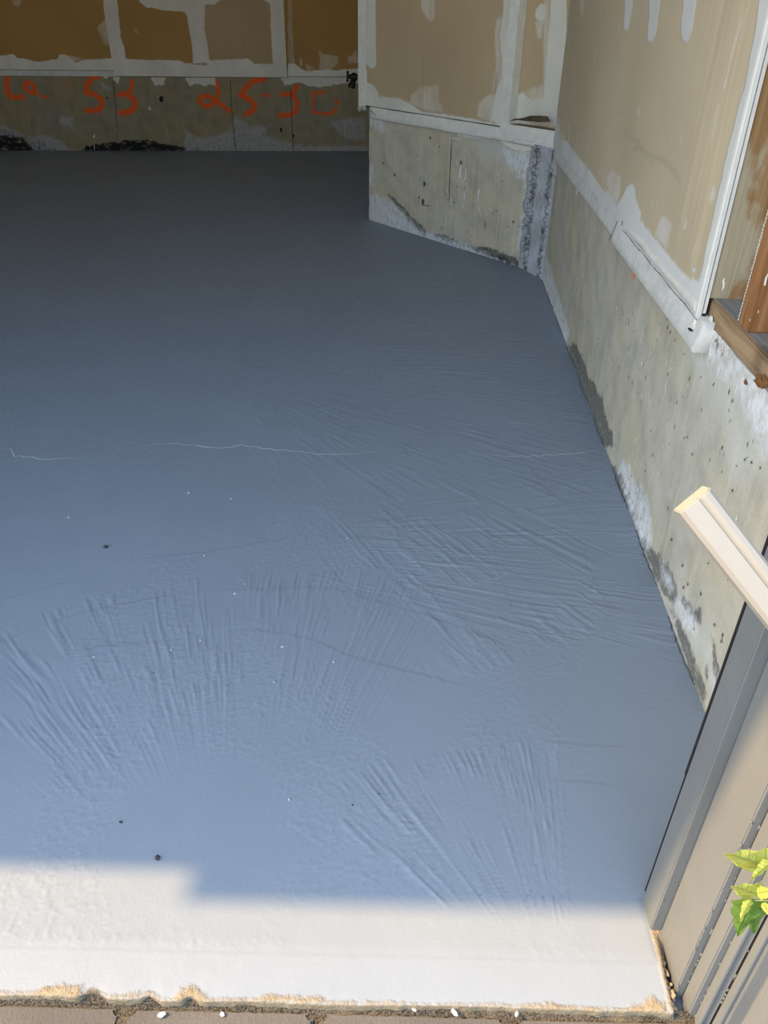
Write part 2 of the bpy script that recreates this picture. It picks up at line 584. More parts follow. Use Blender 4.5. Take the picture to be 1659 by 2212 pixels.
mat_leaf = leaf_material('young_leaf', (.60, .64, .13), (.72, .74, .24))
mat_leaf_dark = leaf_material('older_leaf', (.16, .30, .05), (.30, .45, .10))
mat_stem = simple('plant_stem', (.35, .36, .14), .5, .15, 40, .0003)

# ------------------------------------------------------------------ floor slab
Y_EDGE, Y_CREASE = .4140, .4575
floor = structure('floor')


def build_slab():
    xs = lin(-3.4, -1.0, .2) + lin(-1.0, .42, .0035)[1:] + lin(.42, .85, .1)[1:]
    xs = np.array(xs); n = len(xs)

    def nz(x, f, k): return mnoise.fractal((x * f, k, 3.3), 1.0, 2.1, 4)
    chips = [[ground(ce(*q), -.006) for q in p] for p in [
        [(135, 668), (170, 635), (230, 620), (350, 630), (352, 690), (250, 690)],
        [(500, 668), (570, 643), (605, 655), (600, 680)],
        [(745, 690), (765, 640), (830, 625), (880, 650), (897, 695)],
        [(1100, 690), (1150, 668), (1400, 675), (1400, 700)]]]
    chips += [[ground(cf(*q), -.006) for q in p] for p in [
        [(1280, 680), (1330, 655), (1400, 640), (1440, 600), (1470, 640), (1520, 650), (1500, 700), (1300, 700)],
        [(760, 665), (850, 640), (1060, 655), (1060, 690), (770, 690)]]]
    notches = [[ground(ce(*q), -.006) for q in p] for p in [
        [(330, 690), (350, 660), (400, 628), (440, 655), (460, 690)],
        [(600, 690), (640, 665), (690, 690)],
        [(780, 695), (800, 668), (845, 682), (850, 700)]]]
    rows = []
    edge = []
    for x in xs:
        e = Y_EDGE + .0016 * nz(x, 9, 1) + .0012 * nz(x, 60, 2)
        edge.append(e)
    edge = np.array(edge)
    inn = np.zeros(n)
    for p in notches:
        c = sum((v.x for v in p)) / len(p); w = (max(v.x for v in p) - min(v.x for v in p)) / 2
        inn = np.maximum(inn, .005 * np.clip(1 - np.abs(xs - c) / w, 0, 1) ** .7)
    edge = edge + inn
    prof = [(edge + .002, np.full(n, -.07)), (edge + .0015, np.full(n, -.036)), (edge - .0003, -.010 + 0 * xs), (edge, -.0062 + 0 * xs), (edge + .0006, -.0054 + 0 * xs), (edge + .0025, -.0050 + 0 * xs)]
    for k, t in enumerate((.25, .5, .75, .9)):
        yy = (edge - inn * (1 - .5 * (k == 0)) + .0025) * (1 - t) + Y_CREASE * t
        prof.append((yy, -.0050 * (1 - t) - .0004 * t + 0 * xs))
    cre = np.array([Y_CREASE + .0012 * nz(x, 14, 9) for x in xs])
    prof.append((cre, -.0005 + 0 * xs))
    prof.append((cre + .003, 0 * xs))
    for y in (.50, .6, 1.0, 2.0, 4.0, 6.9): prof.append((np.full(n, y), 0 * xs))
    gap = (xs > .3262) & (xs < .40)
    V = np.concatenate([np.stack([xs, y, np.where(gap & (y < .4995), np.minimum(z, -.026), z)], -1) for y, z in prof])
    m = len(prof)
    idx = np.arange(n * m).reshape(m, n)
    q = np.stack([idx[:-1, :-1], idx[:-1, 1:], idx[1:, 1:], idx[1:, :-1]], -1).reshape(-1, 4)
    me = bpy.data.meshes.new('slab')
    me.from_pydata(V.tolist(), [], q.tolist())
    X, Y = V[:, 0], V[:, 1]
    raw = np.full(len(V), -.12); no = np.full(len(V), -.12)
    for p in chips: raw = np.maximum(raw, sd_poly(X, Y, [(v.x, v.y) for v in p]))
    for p in notches: no = np.maximum(no, sd_poly(X, Y, [(v.x, v.y) for v in p]))
    raw = np.maximum(raw, np.tile(edge, m) + .0012 - Y)
    raw[:3 * n] = .03
    raw = np.maximum(raw, .006 - np.abs(X - .3285) - np.where((Y > .405) & (Y < .503), 0, .1))
    for nm, arr in (('raw', raw), ('notch', no)):
        a = me.attributes.new(nm, 'FLOAT', 'POINT'); a.data.foreach_set('value', arr.astype(np.float32))
    for p in me.polygons: p.use_smooth = True
    return link('coated_slab', me, mat_floor, floor)


slab = build_slab()


def vnoise(x, y, seed):
    """smooth value noise on numpy arrays, 0..1"""
    r = np.random.RandomState(seed).rand(256, 256)
    xi, yi = np.floor(x).astype(int), np.floor(y).astype(int)
    fx, fy = x - xi, y - yi
    fx, fy = fx * fx * (3 - 2 * fx), fy * fy * (3 - 2 * fy)
    a, b = r[yi & 255, xi & 255], r[yi & 255, (xi + 1) & 255]
    c, d = r[(yi + 1) & 255, xi & 255], r[(yi + 1) & 255, (xi + 1) & 255]
    return (a * (1 - fx) + b * fx) * (1 - fy) + (c * (1 - fx) + d * fx) * fy


def fbm(x, y, seed, o=4):
    v, k, t = 0, 1.0, 0
    for i in range(o):
        v = v + k * vnoise(x * 2 ** i + 17.3 * i, y * 2 ** i + 9.1 * i, seed + i); t += k; k *= .5
    return v / t


def sstep(v, a, b):
    t = np.clip((v - a) / (b - a), 0, 1); return t * t * (3 - 2 * t)


def relief(X, Y):
    h = .0004 * fbm(X * 16, Y * 16, 5, 4)
    patchy = sstep(fbm(X * 5, Y * 5, 31, 3), .52, .66)
    h = h + .0005 * patchy * sstep(fbm(X * 190, Y * 190, 41, 3), .5, .75)
    wob = fbm(X * 7, Y * 7, 51, 3) - .5
    for i, (cx, cy, r0, r1, a0, a1, freq, amp, arcs) in enumerate(FANS):
        dx, dy = X - cx, Y - cy
        r, th = np.hypot(dx, dy), np.arctan2(dy, dx)
        rw = r + .10 * wob
        thw = th + .015 * (fbm(X * 9, Y * 9, 61 + i, 2) - .5)
        st = .65 * vnoise(thw * freq + 300, rw * 13 + 20, 70 + i) + .35 * vnoise(thw * freq * 2.3 + 300, rw * 24 + 20, 90 + i)
        ridge = sstep(st, .52, .82) - .5 * sstep(st, .48, .2)
        cl_ = sstep(fbm(thw * freq * .14 + 60, rw * 9 + 10, 110 + i, 2), .36, .56)
        win = sstep(rw, r0, r0 + .1) * (1 - sstep(rw, r1 - .02, r1)) * sstep(th, a0, a0 + .25) * (1 - sstep(th, a1 - .25, a1))
        h = h + 1.2 * amp * ridge * win * cl_
        aw = sstep(th, a0 - .2, a0) * (1 - sstep(th, a1, a1 + .2))
        rn = r + .14 * (fbm(X * 3.2, Y * 3.2, 130 + i, 2) - .5) + .005 * (vnoise(X * 70, Y * 70, 140 + i) - .5)
        for ra in arcs:
            h = h + .0006 * sstep(fbm(X * 6, Y * 6, 150 + i, 2), .35, .6) * sstep(rn, ra - .12, ra) * (1 - sstep(rn, ra, ra + .0035)) * aw
    return h


def relief_patch(x0, x1, y0, y1, step, zbase, f0=.03, f1=.05):
    """the coating itself: a skin of trowelled relief over the slab"""
    xs, ys = np.array(lin(x0, x1, step)), np.array(lin(y0, y1, step))
    X, Y = np.meshgrid(xs, ys)
    fade = sstep(X, x0, x0 + .02) * (1 - sstep(X, x1 - .004, x1))
    if f0: fade = fade * sstep(Y, y0, y0 + f0)
    if f1: fade = fade * (1 - sstep(Y, y1 - f1, y1))
    Z = zbase + (relief(X, Y) + .0004) * fade
    V = np.stack([X, Y, Z], -1).reshape(-1, 3)
    idx = np.arange(len(V)).reshape(len(ys), len(xs))
    q = np.stack([idx[:-1, :-1], idx[:-1, 1:], idx[1:, 1:], idx[1:, :-1]], -1).reshape(-1, 4)
    me = bpy.data.meshes.new('coating_skin')
    me.vertices.add(len(V)); me.vertices.foreach_set('co', V.astype(np.float32).reshape(-1))
    me.loops.add(q.size); me.loops.foreach_set('vertex_index', q.reshape(-1).astype(np.int32))
    me.polygons.add(len(q)); me.polygons.foreach_set('loop_start', np.arange(0, q.size, 4, dtype=np.int32))
    me.polygons.foreach_set('use_smooth', np.ones(len(q), bool))
    me.update()
    for nm in ('raw', 'notch'):
        a = me.attributes.new(nm, 'FLOAT', 'POINT'); a.data.foreach_set('value', np.full(len(V), -.12, np.float32))
    return link('coating_skin', me, mat_floor, floor)


relief_patch(-.95, .3205, .4625, .54, .0022, .0002, .012, 0)
relief_patch(-.95, .57, .54, 1.35, .0024, .0002, 0, 0)
relief_patch(-1.7, .61, 1.35, 2.6, .0045, .0002, 0, 0)
relief_patch(-2.6, .62, 2.6, 4.4, .010, .0002, 0, .3)

# hairline crack running across the coating
GF = type('G', (), {'p': staticmethod(lambda s, z, off=0.0: Vector((s, z, off)))})
mat_floorcrack = simple('crack_edge', (.66, .66, .66), .5, .05, 60, 0)


def floor_line(pxs, w, mat, name, off=.0012, jitter=.004):
    bm = bmesh.new()
    ribbon(bm, GF, [tuple(ground(q)[:2]) for q in pxs], w, off, jitter)
    return from_bm(name, bm, mat, floor)


cm = crop(0, 340, 1.9988)
floor_line([cm(*q) for q in [(0, 1252), (50, 1262), (70, 1290), (200, 1305), (330, 1300)]], .0025, mat_floorcrack, 'crack')
floor_line([cm(*q) for q in [(600, 1243), (740, 1238), (860, 1247), (950, 1255), (1040, 1245), (1150, 1258), (1270, 1272), (1400, 1282), (1520, 1280), (1640, 1272)]], .0025, mat_floorcrack, 'crack')
cg = crop(600, 560, 2.37)
floor_line([cg(*q) for q in [(960, 995), (1060, 995), (1150, 1012), (1300, 1010), (1500, 998), (1640, 978)]], .002, mat_floorcrack, 'crack')
# dark broken seam where the coating meets the right-hand stem wall
bm = bmesh.new()
ribbon(bm, GF, [tuple((RF.p(s, 0, .004 + .003 * math.sin(s * 23)))[:2]) for s in lin(.0, 2.4, .018)], .0022, .0016, .0018, False)
ribbon(bm, GF, [tuple((AF.p(s, 0, .003))[:2]) for s in lin(.75, 1.19, .02)], .004, .0016, .003, False)
from_bm('seam', bm, mat_crackline, floor)

# ------------------------------------------------------------------ shell nobody sees much of
X_LEFT, Z_CEIL = -3.3, 2.62
wall_left = structure('wall_left')
axis_box('drywall_sheet', X_LEFT - .06, X_LEFT, .56, 6.9, STEM, Z_CEIL, mat_plain_wall, wall_left)
axis_box('concrete_stem', X_LEFT - .1, X_LEFT + .005, .56, 6.9, 0, STEM, simple('stem_left', (.40, .38, .33), .9, .15, 20, .002), wall_left)
ceiling = structure('ceiling')
axis_box('ceiling_sheet', X_LEFT - .1, 1.0, .40, 6.95, Z_CEIL, Z_CEIL + .05, mat_ceiling, ceiling)
Y_OUT, Y_IN = .397, .540
HEAD, XJ_L = 2.40, -2.15
wall_front = structure('wall_front')
axis_box('siding', XJ_L - 3.0, XJ_L - .012, Y_OUT, Y_IN, -.05, 3.0, mat_siding, wall_front)
axis_box('header', XJ_L - .012, .37, Y_OUT, Y_IN, HEAD, 3.0, mat_siding, wall_front)
axis_box('siding', .4405, 3.4, Y_OUT, Y_IN, -.05, 3.0, mat_siding, wall_front)
axis_box('jamb_left', XJ_L - .012, XJ_L, .41, .545, -.03, HEAD, mat_jamb, wall_front)
trim_1 = structure('trim_1')
axis_box('soffit', -5.2, 3.6, .282, Y_OUT, 2.55, 2.59, mat_siding, trim_1)
axis_box('fascia', -5.2, 3.6, .282, .31, 2.59, 3.0, mat_siding, trim_1)
XF = -.2437 - .95 * 2.55
axis_box('fascia_board', XF, 3.6, .242, .282, 2.55, 3.0, mat_siding, trim_1)

axis_box('outer_shell', .70, .80, 3.1, 6.9, -.05, Z_CEIL, mat_plain_wall, ceiling)

# ------------------------------------------------------------------ back wall
wall_back = structure('wall_back')
S0, S1 = -3.25, .55
P = lambda conv, pts: [conv(*q) for q in pts]
orange_lines = [
    (P(cb, [(60, 645), (58, 760), (90, 830), (195, 830)]), .017),
    (P(cb, [(232, 695), (205, 740), (240, 785), (300, 795), (292, 730), (240, 695)]), .015),
    (P(cb, [(848, 645), (780, 660), (745, 730), (735, 790), (800, 802), (865, 850), (872, 905), (830, 940), (740, 945)]), .018),
    (P(cb, [(1128, 690), (1128, 750), (1090, 798), (1008, 812)]), .014),
    (P(cb, [(1085, 805), (1155, 860), (1150, 925), (1085, 958), (1028, 962)]), .019),
    (P(cc, [(258, 690), (282, 760), (278, 840), (225, 900), (165, 908), (120, 862), (140, 825), (200, 818), (262, 862), (385, 948)]), .016),
    (P(cc, [(670, 678), (580, 690), (512, 760), (475, 815), (555, 848), (596, 900), (570, 955), (520, 972)]), .018),
    (P(cc, [(642, 815), (732, 815)]), .007),
    (P(cc, [(955, 735), (920, 800), (828, 806)]), .015),
    (P(cc, [(912, 810), (958, 870), (948, 945), (900, 982), (812, 985)]), .017),
    (P(cc, [(1190, 788), (1092, 792), (1086, 955), (1150, 972), (1255, 968), (1285, 925)]), .010),
    (P(cc, [(1290, 855), (1300, 880)]), .012),
    (P(cb, [(588, 670), (588, 740)]), .003), (P(cb, [(330, 810), (410, 835)]), .008),
]
floor_line_back = [(0, 326), (420, 327), (800, 327)]
back_layers = {
    'mud': union(BF, [
        P(cb, [(-200, 540), (0, 545), (860, 560), (870, 630), (895, 665), (960, 670), (1000, 640), (1000, 600), (1030, 600), (1010, 720), (985, 690), (900, 640), (855, 622), (450, 622), (420, 635), (0, 622), (-200, 622)]),
        P(cb, [(1285, 660), (1410, 660), (1400, 725), (1320, 728)]),
        P(cc, [(0, 660), (250, 660), (270, 740), (215, 720), (170, 735), (90, 715), (40, 735), (10, 690)]),
        P(cc, [(810, 660), (1560, 660), (1560, 705), (1330, 715), (1150, 745), (1040, 730), (980, 705), (880, 725), (850, 725)]),
        P(cb, [(1268, 905), (1285, 900), (1290, 920), (1280, 940), (1268, 930)]),
        P(cb, [(795, 1165), (805, 1145), (812, 1160), (800, 1180)])]),
    'eff': union(BF, [
        P(cc, [(420, 1000), (490, 1030), (560, 1080), (720, 1080), (660, 1150), (800, 1200), (900, 1220), (1000, 1250), (1560, 1240), (1560, 1300), (0, 1300), (0, 1120), (150, 1180), (250, 1150), (380, 1120)]),
        P(cc, [(1250, 1040), (1420, 1000), (1540, 1000), (1540, 1200), (1400, 1190), (1300, 1130)]),
        P(cb, [(200, 1180), (400, 1150), (520, 1200), (620, 1290), (300, 1290)]),
        P(cb, [(-100, 1050), (60, 1080), (250, 1180), (100, 1160), (-100, 1150)]),
        P(cb, [(860, 710), (930, 730), (960, 780), (880, 750)]),
        P(cb, [(500, 980), (620, 1000), (620, 1100), (520, 1060)])]),
    'damp': empty_layer,
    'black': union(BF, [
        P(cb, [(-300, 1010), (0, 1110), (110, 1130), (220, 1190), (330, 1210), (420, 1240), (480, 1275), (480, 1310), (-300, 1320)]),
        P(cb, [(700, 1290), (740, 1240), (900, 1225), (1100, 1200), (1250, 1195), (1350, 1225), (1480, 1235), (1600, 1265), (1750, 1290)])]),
    'pale': empty_layer, 'pit': empty_layer,
    'orange': union(BF, [], orange_lines),
}
back_s = lin(S0, S1, .008)
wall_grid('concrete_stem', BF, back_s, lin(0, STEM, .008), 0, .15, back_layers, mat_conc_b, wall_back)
ZF = lin(0, .56, .010)


def sheet_z(z0): return [z0 + t for t in ZF] + [1.3, Z_CEIL]


sL, sR = BF.sz((247, 160))[0], BF.sz((620.5, 166))[0]
# left sheet, patch sheet set proud over it, right sheet
ld = {'mud': union(BF, [P(cb, [(-300, 470), (70, 470), (110, 458), (150, 490), (270, 515), (300, 525), (385, 520), (495, 505), (505, 465), (560, 465), (600, 500), (640, 535), (740, 505), (850, 505), (1000, 490), (1000, 700), (-300, 700)])]),
      'skim': union(BF, [P(cb, [(870, 190), (910, 150), (940, 400), (890, 380), (830, 240)]), P(cb, [(100, 0), (190, 0), (160, 60), (120, 40)]),
                         P(cb, [(500, 470), (640, 480), (740, 510), (560, 540)])]),
      'streak': empty_layer, 'dark': empty_layer}
zb_l = .528
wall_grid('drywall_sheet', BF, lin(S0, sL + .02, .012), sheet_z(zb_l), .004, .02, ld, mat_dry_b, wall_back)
box('drywall_strip', frame_box(BF, S0, sL + .01, STEM, zb_l - .003, -.02, .0), mat_trim_mud, wall_back)
pd_l = {'mud': union(BF, [
    P(cb, [(800, -3000), (990, -3000), (998, 0), (1018, 180), (1030, 320), (1060, 400), (1070, 500), (1200, 510), (1540, 515), (1580, 540), (1640, 540), (1640, 700), (900, 700)]),
    P(cb, [(1190, -3000), (1190, 10), (1240, 60), (1320, 70), (1400, 90), (1570, 100), (1595, 130), (1640, 400), (1650, 540), (1790, 540), (1770, 380), (1745, 250), (1750, 40), (1840, 40), (1870, 0), (1870, -3000)]),
    P(cc, [(170, 35), (240, 40), (300, 0), (300, -3000), (660, -3000), (660, 0), (725, 30), (735, 300), (748, 545), (590, 545), (540, 500), (210, 515), (180, 560), (0, 540), (0, 720), (960, 720), (900, -3000), (140, -3000)])], off=.014),
    'skim': union(BF, [P(cb, [(1135, 230), (1160, 250), (1190, 295), (1170, 290)])], off=.014), 'streak': empty_layer,
    'dark': union(BF, [], [(P(cc, [(503, 360), (507, 375)]), .009), (P(cc, [(384, 495), (384, 508)]), .006)], off=.014)}
sM = BF.sz(cb(1690, 300))[0]
patch_z = sheet_z(.494)
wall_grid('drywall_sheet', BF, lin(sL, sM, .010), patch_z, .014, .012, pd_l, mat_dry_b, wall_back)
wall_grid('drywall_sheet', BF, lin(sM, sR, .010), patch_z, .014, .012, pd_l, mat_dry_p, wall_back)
rd = {'mud': union(BF, [P(cc, [(880, 540), (940, 545), (980, 580), (1020, 600), (1040, 610), (1130, 600), (1200, 590), (1300, 600), (1380, 590), (1560, 580), (1560, 760), (870, 760)])]),
      'skim': union(BF, [P(cc, [(1130, 420), (1180, 460), (1240, 470), (1310, 480), (1300, 540), (1240, 600), (1140, 600), (1150, 500)]),
                         P(cc, [(1440, 430), (1460, 430), (1470, 480), (1540, 500), (1540, 530), (1400, 540), (1380, 490), (1440, 470)]),
                         P(cc, [(975, 490), (1000, 500), (1000, 570), (975, 560)]),
                         P(cc, [(1020, 540), (1080, 560), (1110, 600), (1040, 620)]),
                         P(cc, [(855, -3000), (905, -3000), (910, 200), (935, 560), (900, 620), (880, 600)])]),
      'streak': empty_layer, 'dark': union(BF, [], [(P(cc, [(868, -3000), (870, 0), (890, 400), (900, 640)]), .012)])}
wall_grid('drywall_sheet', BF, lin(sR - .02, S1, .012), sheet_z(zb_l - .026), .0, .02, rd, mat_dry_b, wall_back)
box('drywall_strip', frame_box(BF, sR + .01, S1, STEM - .002, zb_l - .030, -.02, .003), mat_trim_mud, wall_back)
bm = bmesh.new()
for pts in ([cb(968, 700), cb(985, 860), cb(1000, 1180)], [cc(385, 690), cc(395, 900), cc(430, 1280)], [cc(900, 760), cc(908, 1000), cc(922, 1280)]):
    ribbon(bm, BF, [BF.sz(q) for q in pts], .006, .001, .001, False)
from_bm('form_seam', bm, mat_crackline, wall_back)
bm = bmesh.new()
for q, a, b in [(cb(1378, 845), .014, .022), (cc(818, 1110), .008, .018), (cc(925, 1160), .008, .008), (cb(912, 833), .006, .006)]:
    s, z = BF.sz(q); blob(bm, BF, s, z, a, b, .0008)
from_bm('tie_hole', bm, mat_dark, wall_back)
bm = bmesh.new()
for q0, q1, w in [(cb(803, 1215), cb(806, 1280), .006), (cb(990, 1080), cb(995, 1130), .004), (cb(860, 780), cb(865, 800), .006), (cc(557, 1010), cc(558, 1030), .004), (cb(1358, 950), cb(1362, 975), .004)]:
    ribbon(bm, BF, [BF.sz(q0), BF.sz(q1)], w, .001, .0005)
o = from_bm('paint_splash', bm, mat_white_splash, wall_back); o['kind'] = 'stuff'

box('backing', frame_box(BF, S0 - .3, S1 + .4, -.05, Z_CEIL + .05, -.26, -.16), mat_plain_wall, wall_back)
box('backing', frame_box(BF, S0 - .3, S1 + .4, STEM - .05, Z_CEIL, -.06, -.021), mat_plain_wall, wall_back)
# return of the bump-out, running back from the angled wall's free edge
wall_return = structure('wall_bumpout')
XR = -.185
axis_box('concrete_stem', A.x + .001, A.x + .12, A.y + .14, 6.62, 0, STEM, mat_plain_wall, wall_return)
axis_box('drywall_sheet', XR + .001, XR + .03, 4.26, 6.62, STEM + .01, Z_CEIL, mat_plain_wall, wall_return)

# ------------------------------------------------------------------ angled wall
wall_angled = structure('wall_angled')
LA = (B - A).length
ang_layers = {
    'mud': union(AF, [
        P(ca, [(170, 820), (1160, 985), (1380, 985), (1375, 1110), (1350, 1110), (1330, 1080), (1240, 1080), (1180, 1060), (1140, 1030), (1130, 1000), (900, 990), (800, 960), (600, 910), (480, 880), (300, 850), (215, 845)])]),
    'eff': union(AF, [
        P(ca, [(190, 1400), (230, 1395), (300, 1420), (360, 1460), (430, 1520), (500, 1600), (560, 1650), (640, 1690), (640, 1720), (500, 1690), (350, 1640), (195, 1570)]),
        P(ca, [(1330, 1100), (1420, 1000), (1500, 1060), (1500, 1400), (1460, 1700), (1430, 1980), (1280, 1940), (1290, 1800), (1250, 1780), (1300, 1500), (1310, 1300), (1180, 1180), (1140, 1060)]),
        P(ca, [(195, 1180), (220, 1180), (215, 1330), (195, 1320)]),
        P(ca, [(190, 840), (300, 860), (290, 940), (200, 900)]),
        P(ca, [(560, 1660), (700, 1690), (1000, 1800), (1250, 1920), (1250, 1960), (900, 1840), (640, 1740)])]),
    'damp': union(AF, [
        P(ca, [(330, 1400), (370, 1420), (480, 1540), (600, 1650), (590, 1700), (500, 1620), (420, 1520)]),
        P(ca, [(640, 1670), (760, 1690), (870, 1760), (980, 1770), (1100, 1790), (1240, 1850), (1300, 1930), (1240, 1930), (1100, 1870), (850, 1800), (700, 1750)]),
        P(ca, [(1330, 1560), (1375, 1560), (1350, 1800), (1300, 1920), (1290, 1850)])]),
    'pale': union(AF, [P(ca, [(950, 990), (1180, 1030), (1300, 1100), (1250, 1200), (1000, 1120)])]),
    'pit': union(AF, [P(ca, [(940, 1790), (1010, 1770), (1140, 1810), (1240, 1850), (1280, 1920), (1140, 1880)])]),
    'black': union(AF, [P(ca, [(1090, 1830), (1160, 1840), (1190, 1890), (1110, 1870)])]), 'orange': empty_layer}
wall_grid('concrete_stem', AF, lin(0, LA + .05, .006), lin(0, STEM, .006), 0, .12, ang_layers, mat_conc_a, wall_angled,
          lambda S, Z: .0015 * np.sin(S * 41 + Z * 17) * np.sin(Z * 53))
sl = AF.sz(ca(130, 400))[0]
sg = AF.sz(ca(1150, 900))[0]
OFFA = .008
ang_mud = union(AF, [
    P(ca, [(100, -1800), (230, -1800), (235, 0), (240, 460), (225, 485), (205, 490), (170, 468), (178, 600), (215, 602), (250, 650), (265, 700), (350, 700), (480, 745), (570, 800), (690, 815), (760, 825), (900, 845), (1050, 880), (1160, 900), (1150, 1000), (100, 800)]),
    P(ca, [(1170, -1800), (1330, -1800), (1230, 0), (1330, 0), (1270, 200), (1240, 650), (1220, 720), (1190, 900), (1130, 900), (1060, 865), (1085, 700), (1135, 560), (1140, 400), (1125, 250), (1150, 100)])], off=OFFA)
ang_skim = union(AF, [
    P(ca, [(485, 740), (495, 680), (560, 625), (690, 615), (690, 730), (720, 760), (720, 800), (600, 790)]),
    P(ca, [(560, -1800), (665, -1800), (660, 120), (640, 155), (600, 130), (565, 50)]),
    P(ca, [(965, 840), (975, 740), (1030, 690), (1110, 665), (1150, 700), (1080, 880)]),
    P(ca, [(265, 690), (380, 695), (480, 735), (490, 760), (300, 760)]),
    P(ca, [(1100, 150), (1150, 100), (1150, 700), (1110, 650), (1090, 300)])],
    [(P(ca, [(590, 640), (592, 760)]), .010), (P(ca, [(1110, 460), (1075, 640), (1065, 760)]), .004)], off=OFFA)
za = .530
wall_grid('drywall_sheet', AF, lin(sl, sg, .008), [za + t for t in lin(0, .5, .008)] + [1.3, Z_CEIL], OFFA, .02,
          {'mud': ang_mud, 'skim': ang_skim, 'streak': empty_layer,
           'dark': union(AF, [], [(P(ca, [(578, 420), (580, 600), (573, 800)]), .004)], off=OFFA)}, mat_dry_a, wall_angled)
# corner bead on the free end and on the edge of the recess
box('corner_bead', frame_box(AF, sl - .006, sl + .05, za - .02, Z_CEIL, OFFA, OFFA + .004), mat_mud, wall_angled, .0015)
box('corner_bead', frame_box(AF, sg - .004, sg + .042, za - .03, Z_CEIL, -.03, OFFA + .007), mat_mud, wall_angled, .002)
# recessed narrow sheet beside the corner
OFR = -.030
rec_mud = union(AF, [
    P(ca, [(1490, -1800), (1620, -1800), (1600, 900), (1420, 900), (1445, 600), (1478, 200), (1490, 0)]),
    P(ca, [(1180, 900), (1200, 780), (1225, 715), (1290, 660), (1320, 690), (1350, 720), (1440, 700), (1500, 700), (1500, 900)])],
    [(P(ca, [(1420, 92)]), .027)], off=OFR)
rec_skim = union(AF, [P(ca, [(1380, 150), (1440, 150), (1425, 270), (1400, 275)]), P(ca, [(1250, 680), (1340, 640), (1450, 600), (1450, 760), (1220, 800)]),
                      P(ca, [(1440, -1800), (1500, -1800), (1480, 600), (1440, 600)])], off=OFR)
wall_grid('drywall_sheet', AF, lin(sg + .03, LA + .06, .008), [za + .01 + t for t in lin(0, .5, .008)] + [1.3, Z_CEIL], OFR, .02,
          {'mud': rec_mud, 'skim': rec_skim, 'streak': empty_layer, 'dark': empty_layer}, mat_dry_a, wall_angled)
mat_ledge = wood_mat('ledge_wood', (.16, .12, .08), (.26, .20, .14), 'x')
box('ledge', frame_box(AF, sg + .034, LA + .03, STEM + .002, za + .012, -.05, .018), mat_mud, wall_angled, .003)
box('ledge_top', frame_box(AF, sg + .05, LA + .0, za + .0122, za + .0135, -.03, .012), mat_ledge, wall_angled)


c8 = crop(1060, 220, 8.295)
bm = bmesh.new()
bm.faces.new([bm.verts.new(AF.p(*AF.sz(c8(*q), .0195), .0195)) for q in [(330, 345), (430, 300), (560, 292), (700, 250), (860, 245), (1018, 258), (1078, 352), (900, 362), (700, 348), (480, 328)]])
bmesh.ops.solidify(bm, geom=bm.faces[:], thickness=.001)
from_bm('exposed_board', bm, mat_ledge, wall_angled)


def wavy_strip(name, fr, s0, s1, z0, z1, off, th, mat, parent, amp=.004, step=.02, slant=0.0, zfun=None):
    """mudded board: rounded, slightly uneven cross-section run along a wall"""
    bm = bmesh.new(); rows = []
    prof = [(0, 0), (0, .9), (.04, 1), (.35, 1.0), (.65, .98), (.95, .97), (1, .85), (1, 0)]
    for i, s in enumerate(lin(s0, s1, step)):
        dz = zfun(s) if zfun else 0
        row = []
        for k, (t, o) in enumerate(prof):
            e = amp * mnoise.noise((s * 9, k * 1.7, s0 * 5))
            row.append(bm.verts.new(fr.p(s, z0 + dz + (z1 - z0) * t + e, off + th * o * (1 + slant * (.5 - t)) + e * .4)))
        rows.append(row)
    for a, b in zip(rows[:-1], rows[1:]):
        for k in range(len(prof) - 1): bm.faces.new((a[k], b[k], b[k + 1], a[k + 1]))
    bm.faces.new(rows[0]); bm.faces.new(rows[-1][::-1])
    bmesh.ops.recalc_face_normals(bm, faces=bm.faces)
    return from_bm(name, bm, mat, parent, True)


wavy_strip('sill_strip', AF, sl + .085, sg + .09, STEM - .012, za - .004, -.01, .024, mat_mud, wall_angled, .004)
wavy_strip('sill_strip', AF, sg + .07, LA + .0, STEM - .014, STEM + .006, -.01, .024, mat_mud, wall_angled, .003)
# torn paper tape hanging at the free lower corner
bm = bmesh.new()
for k, (q0, q1, q2) in enumerate([((100, 770), (160, 755), (135, 800)), ((130, 750), (215, 800), (190, 770)), ((165, 775), (235, 835), (215, 790)), ((150, 790), (230, 850), (200, 820))]):
    v = []
    for j, q in enumerate((q0, q1, q2)):
        s, z = AF.sz(ca(*q), .02); v.append(bm.verts.new(AF.p(s, z, .018 + .008 * j - .004 * k)))
    bm.faces.new(v)
r = bmesh.ops.solidify(bm, geom=bm.faces[:], thickness=.002)
from_bm('torn_tape', bm, mat_mud, wall_angled)
# splashes of white paint on the angled stem
bm = bmesh.new()
for pts, w in [([(855, 1180), (845, 1240), (850, 1300)], .018), ([(888, 1195), (885, 1270), (850, 1330)], .007), ([(840, 1230), (825, 1310)], .005),
               ([(820, 1150), (822, 1190)], .006), ([(875, 1375), (878, 1440)], .012), ([(862, 1450), (865, 1490)], .009), ([(990, 1330), (975, 1400), (975, 1450)], .010),
               ([(975, 1450), (992, 1540), (994, 1600)], .003), ([(785, 1410), (765, 1470)], .006), ([(785, 1500), (782, 1570)], .003), ([(752, 1345), (752, 1385)], .005),
               ([(1240, 1268), (1272, 1276)], .005), ([(740, 1650), (738, 1672)], .006), ([(1062, 1485), (1064, 1508)], .007), ([(940, 1245), (950, 1247)], .004), ([(920, 1218), (926, 1226)], .004),
               ([(770, 992), (860, 994)], .004), ([(852, 1410), (850, 1450)], .003), ([(425, 1430), (428, 1436)], .004), ([(925, 1710), (928, 1720)], .004), ([(1285, 1550), (1290, 1553)], .004)]:
    ribbon(bm, AF, [AF.sz(ca(*q)) for q in pts], w, .0022, .0012)
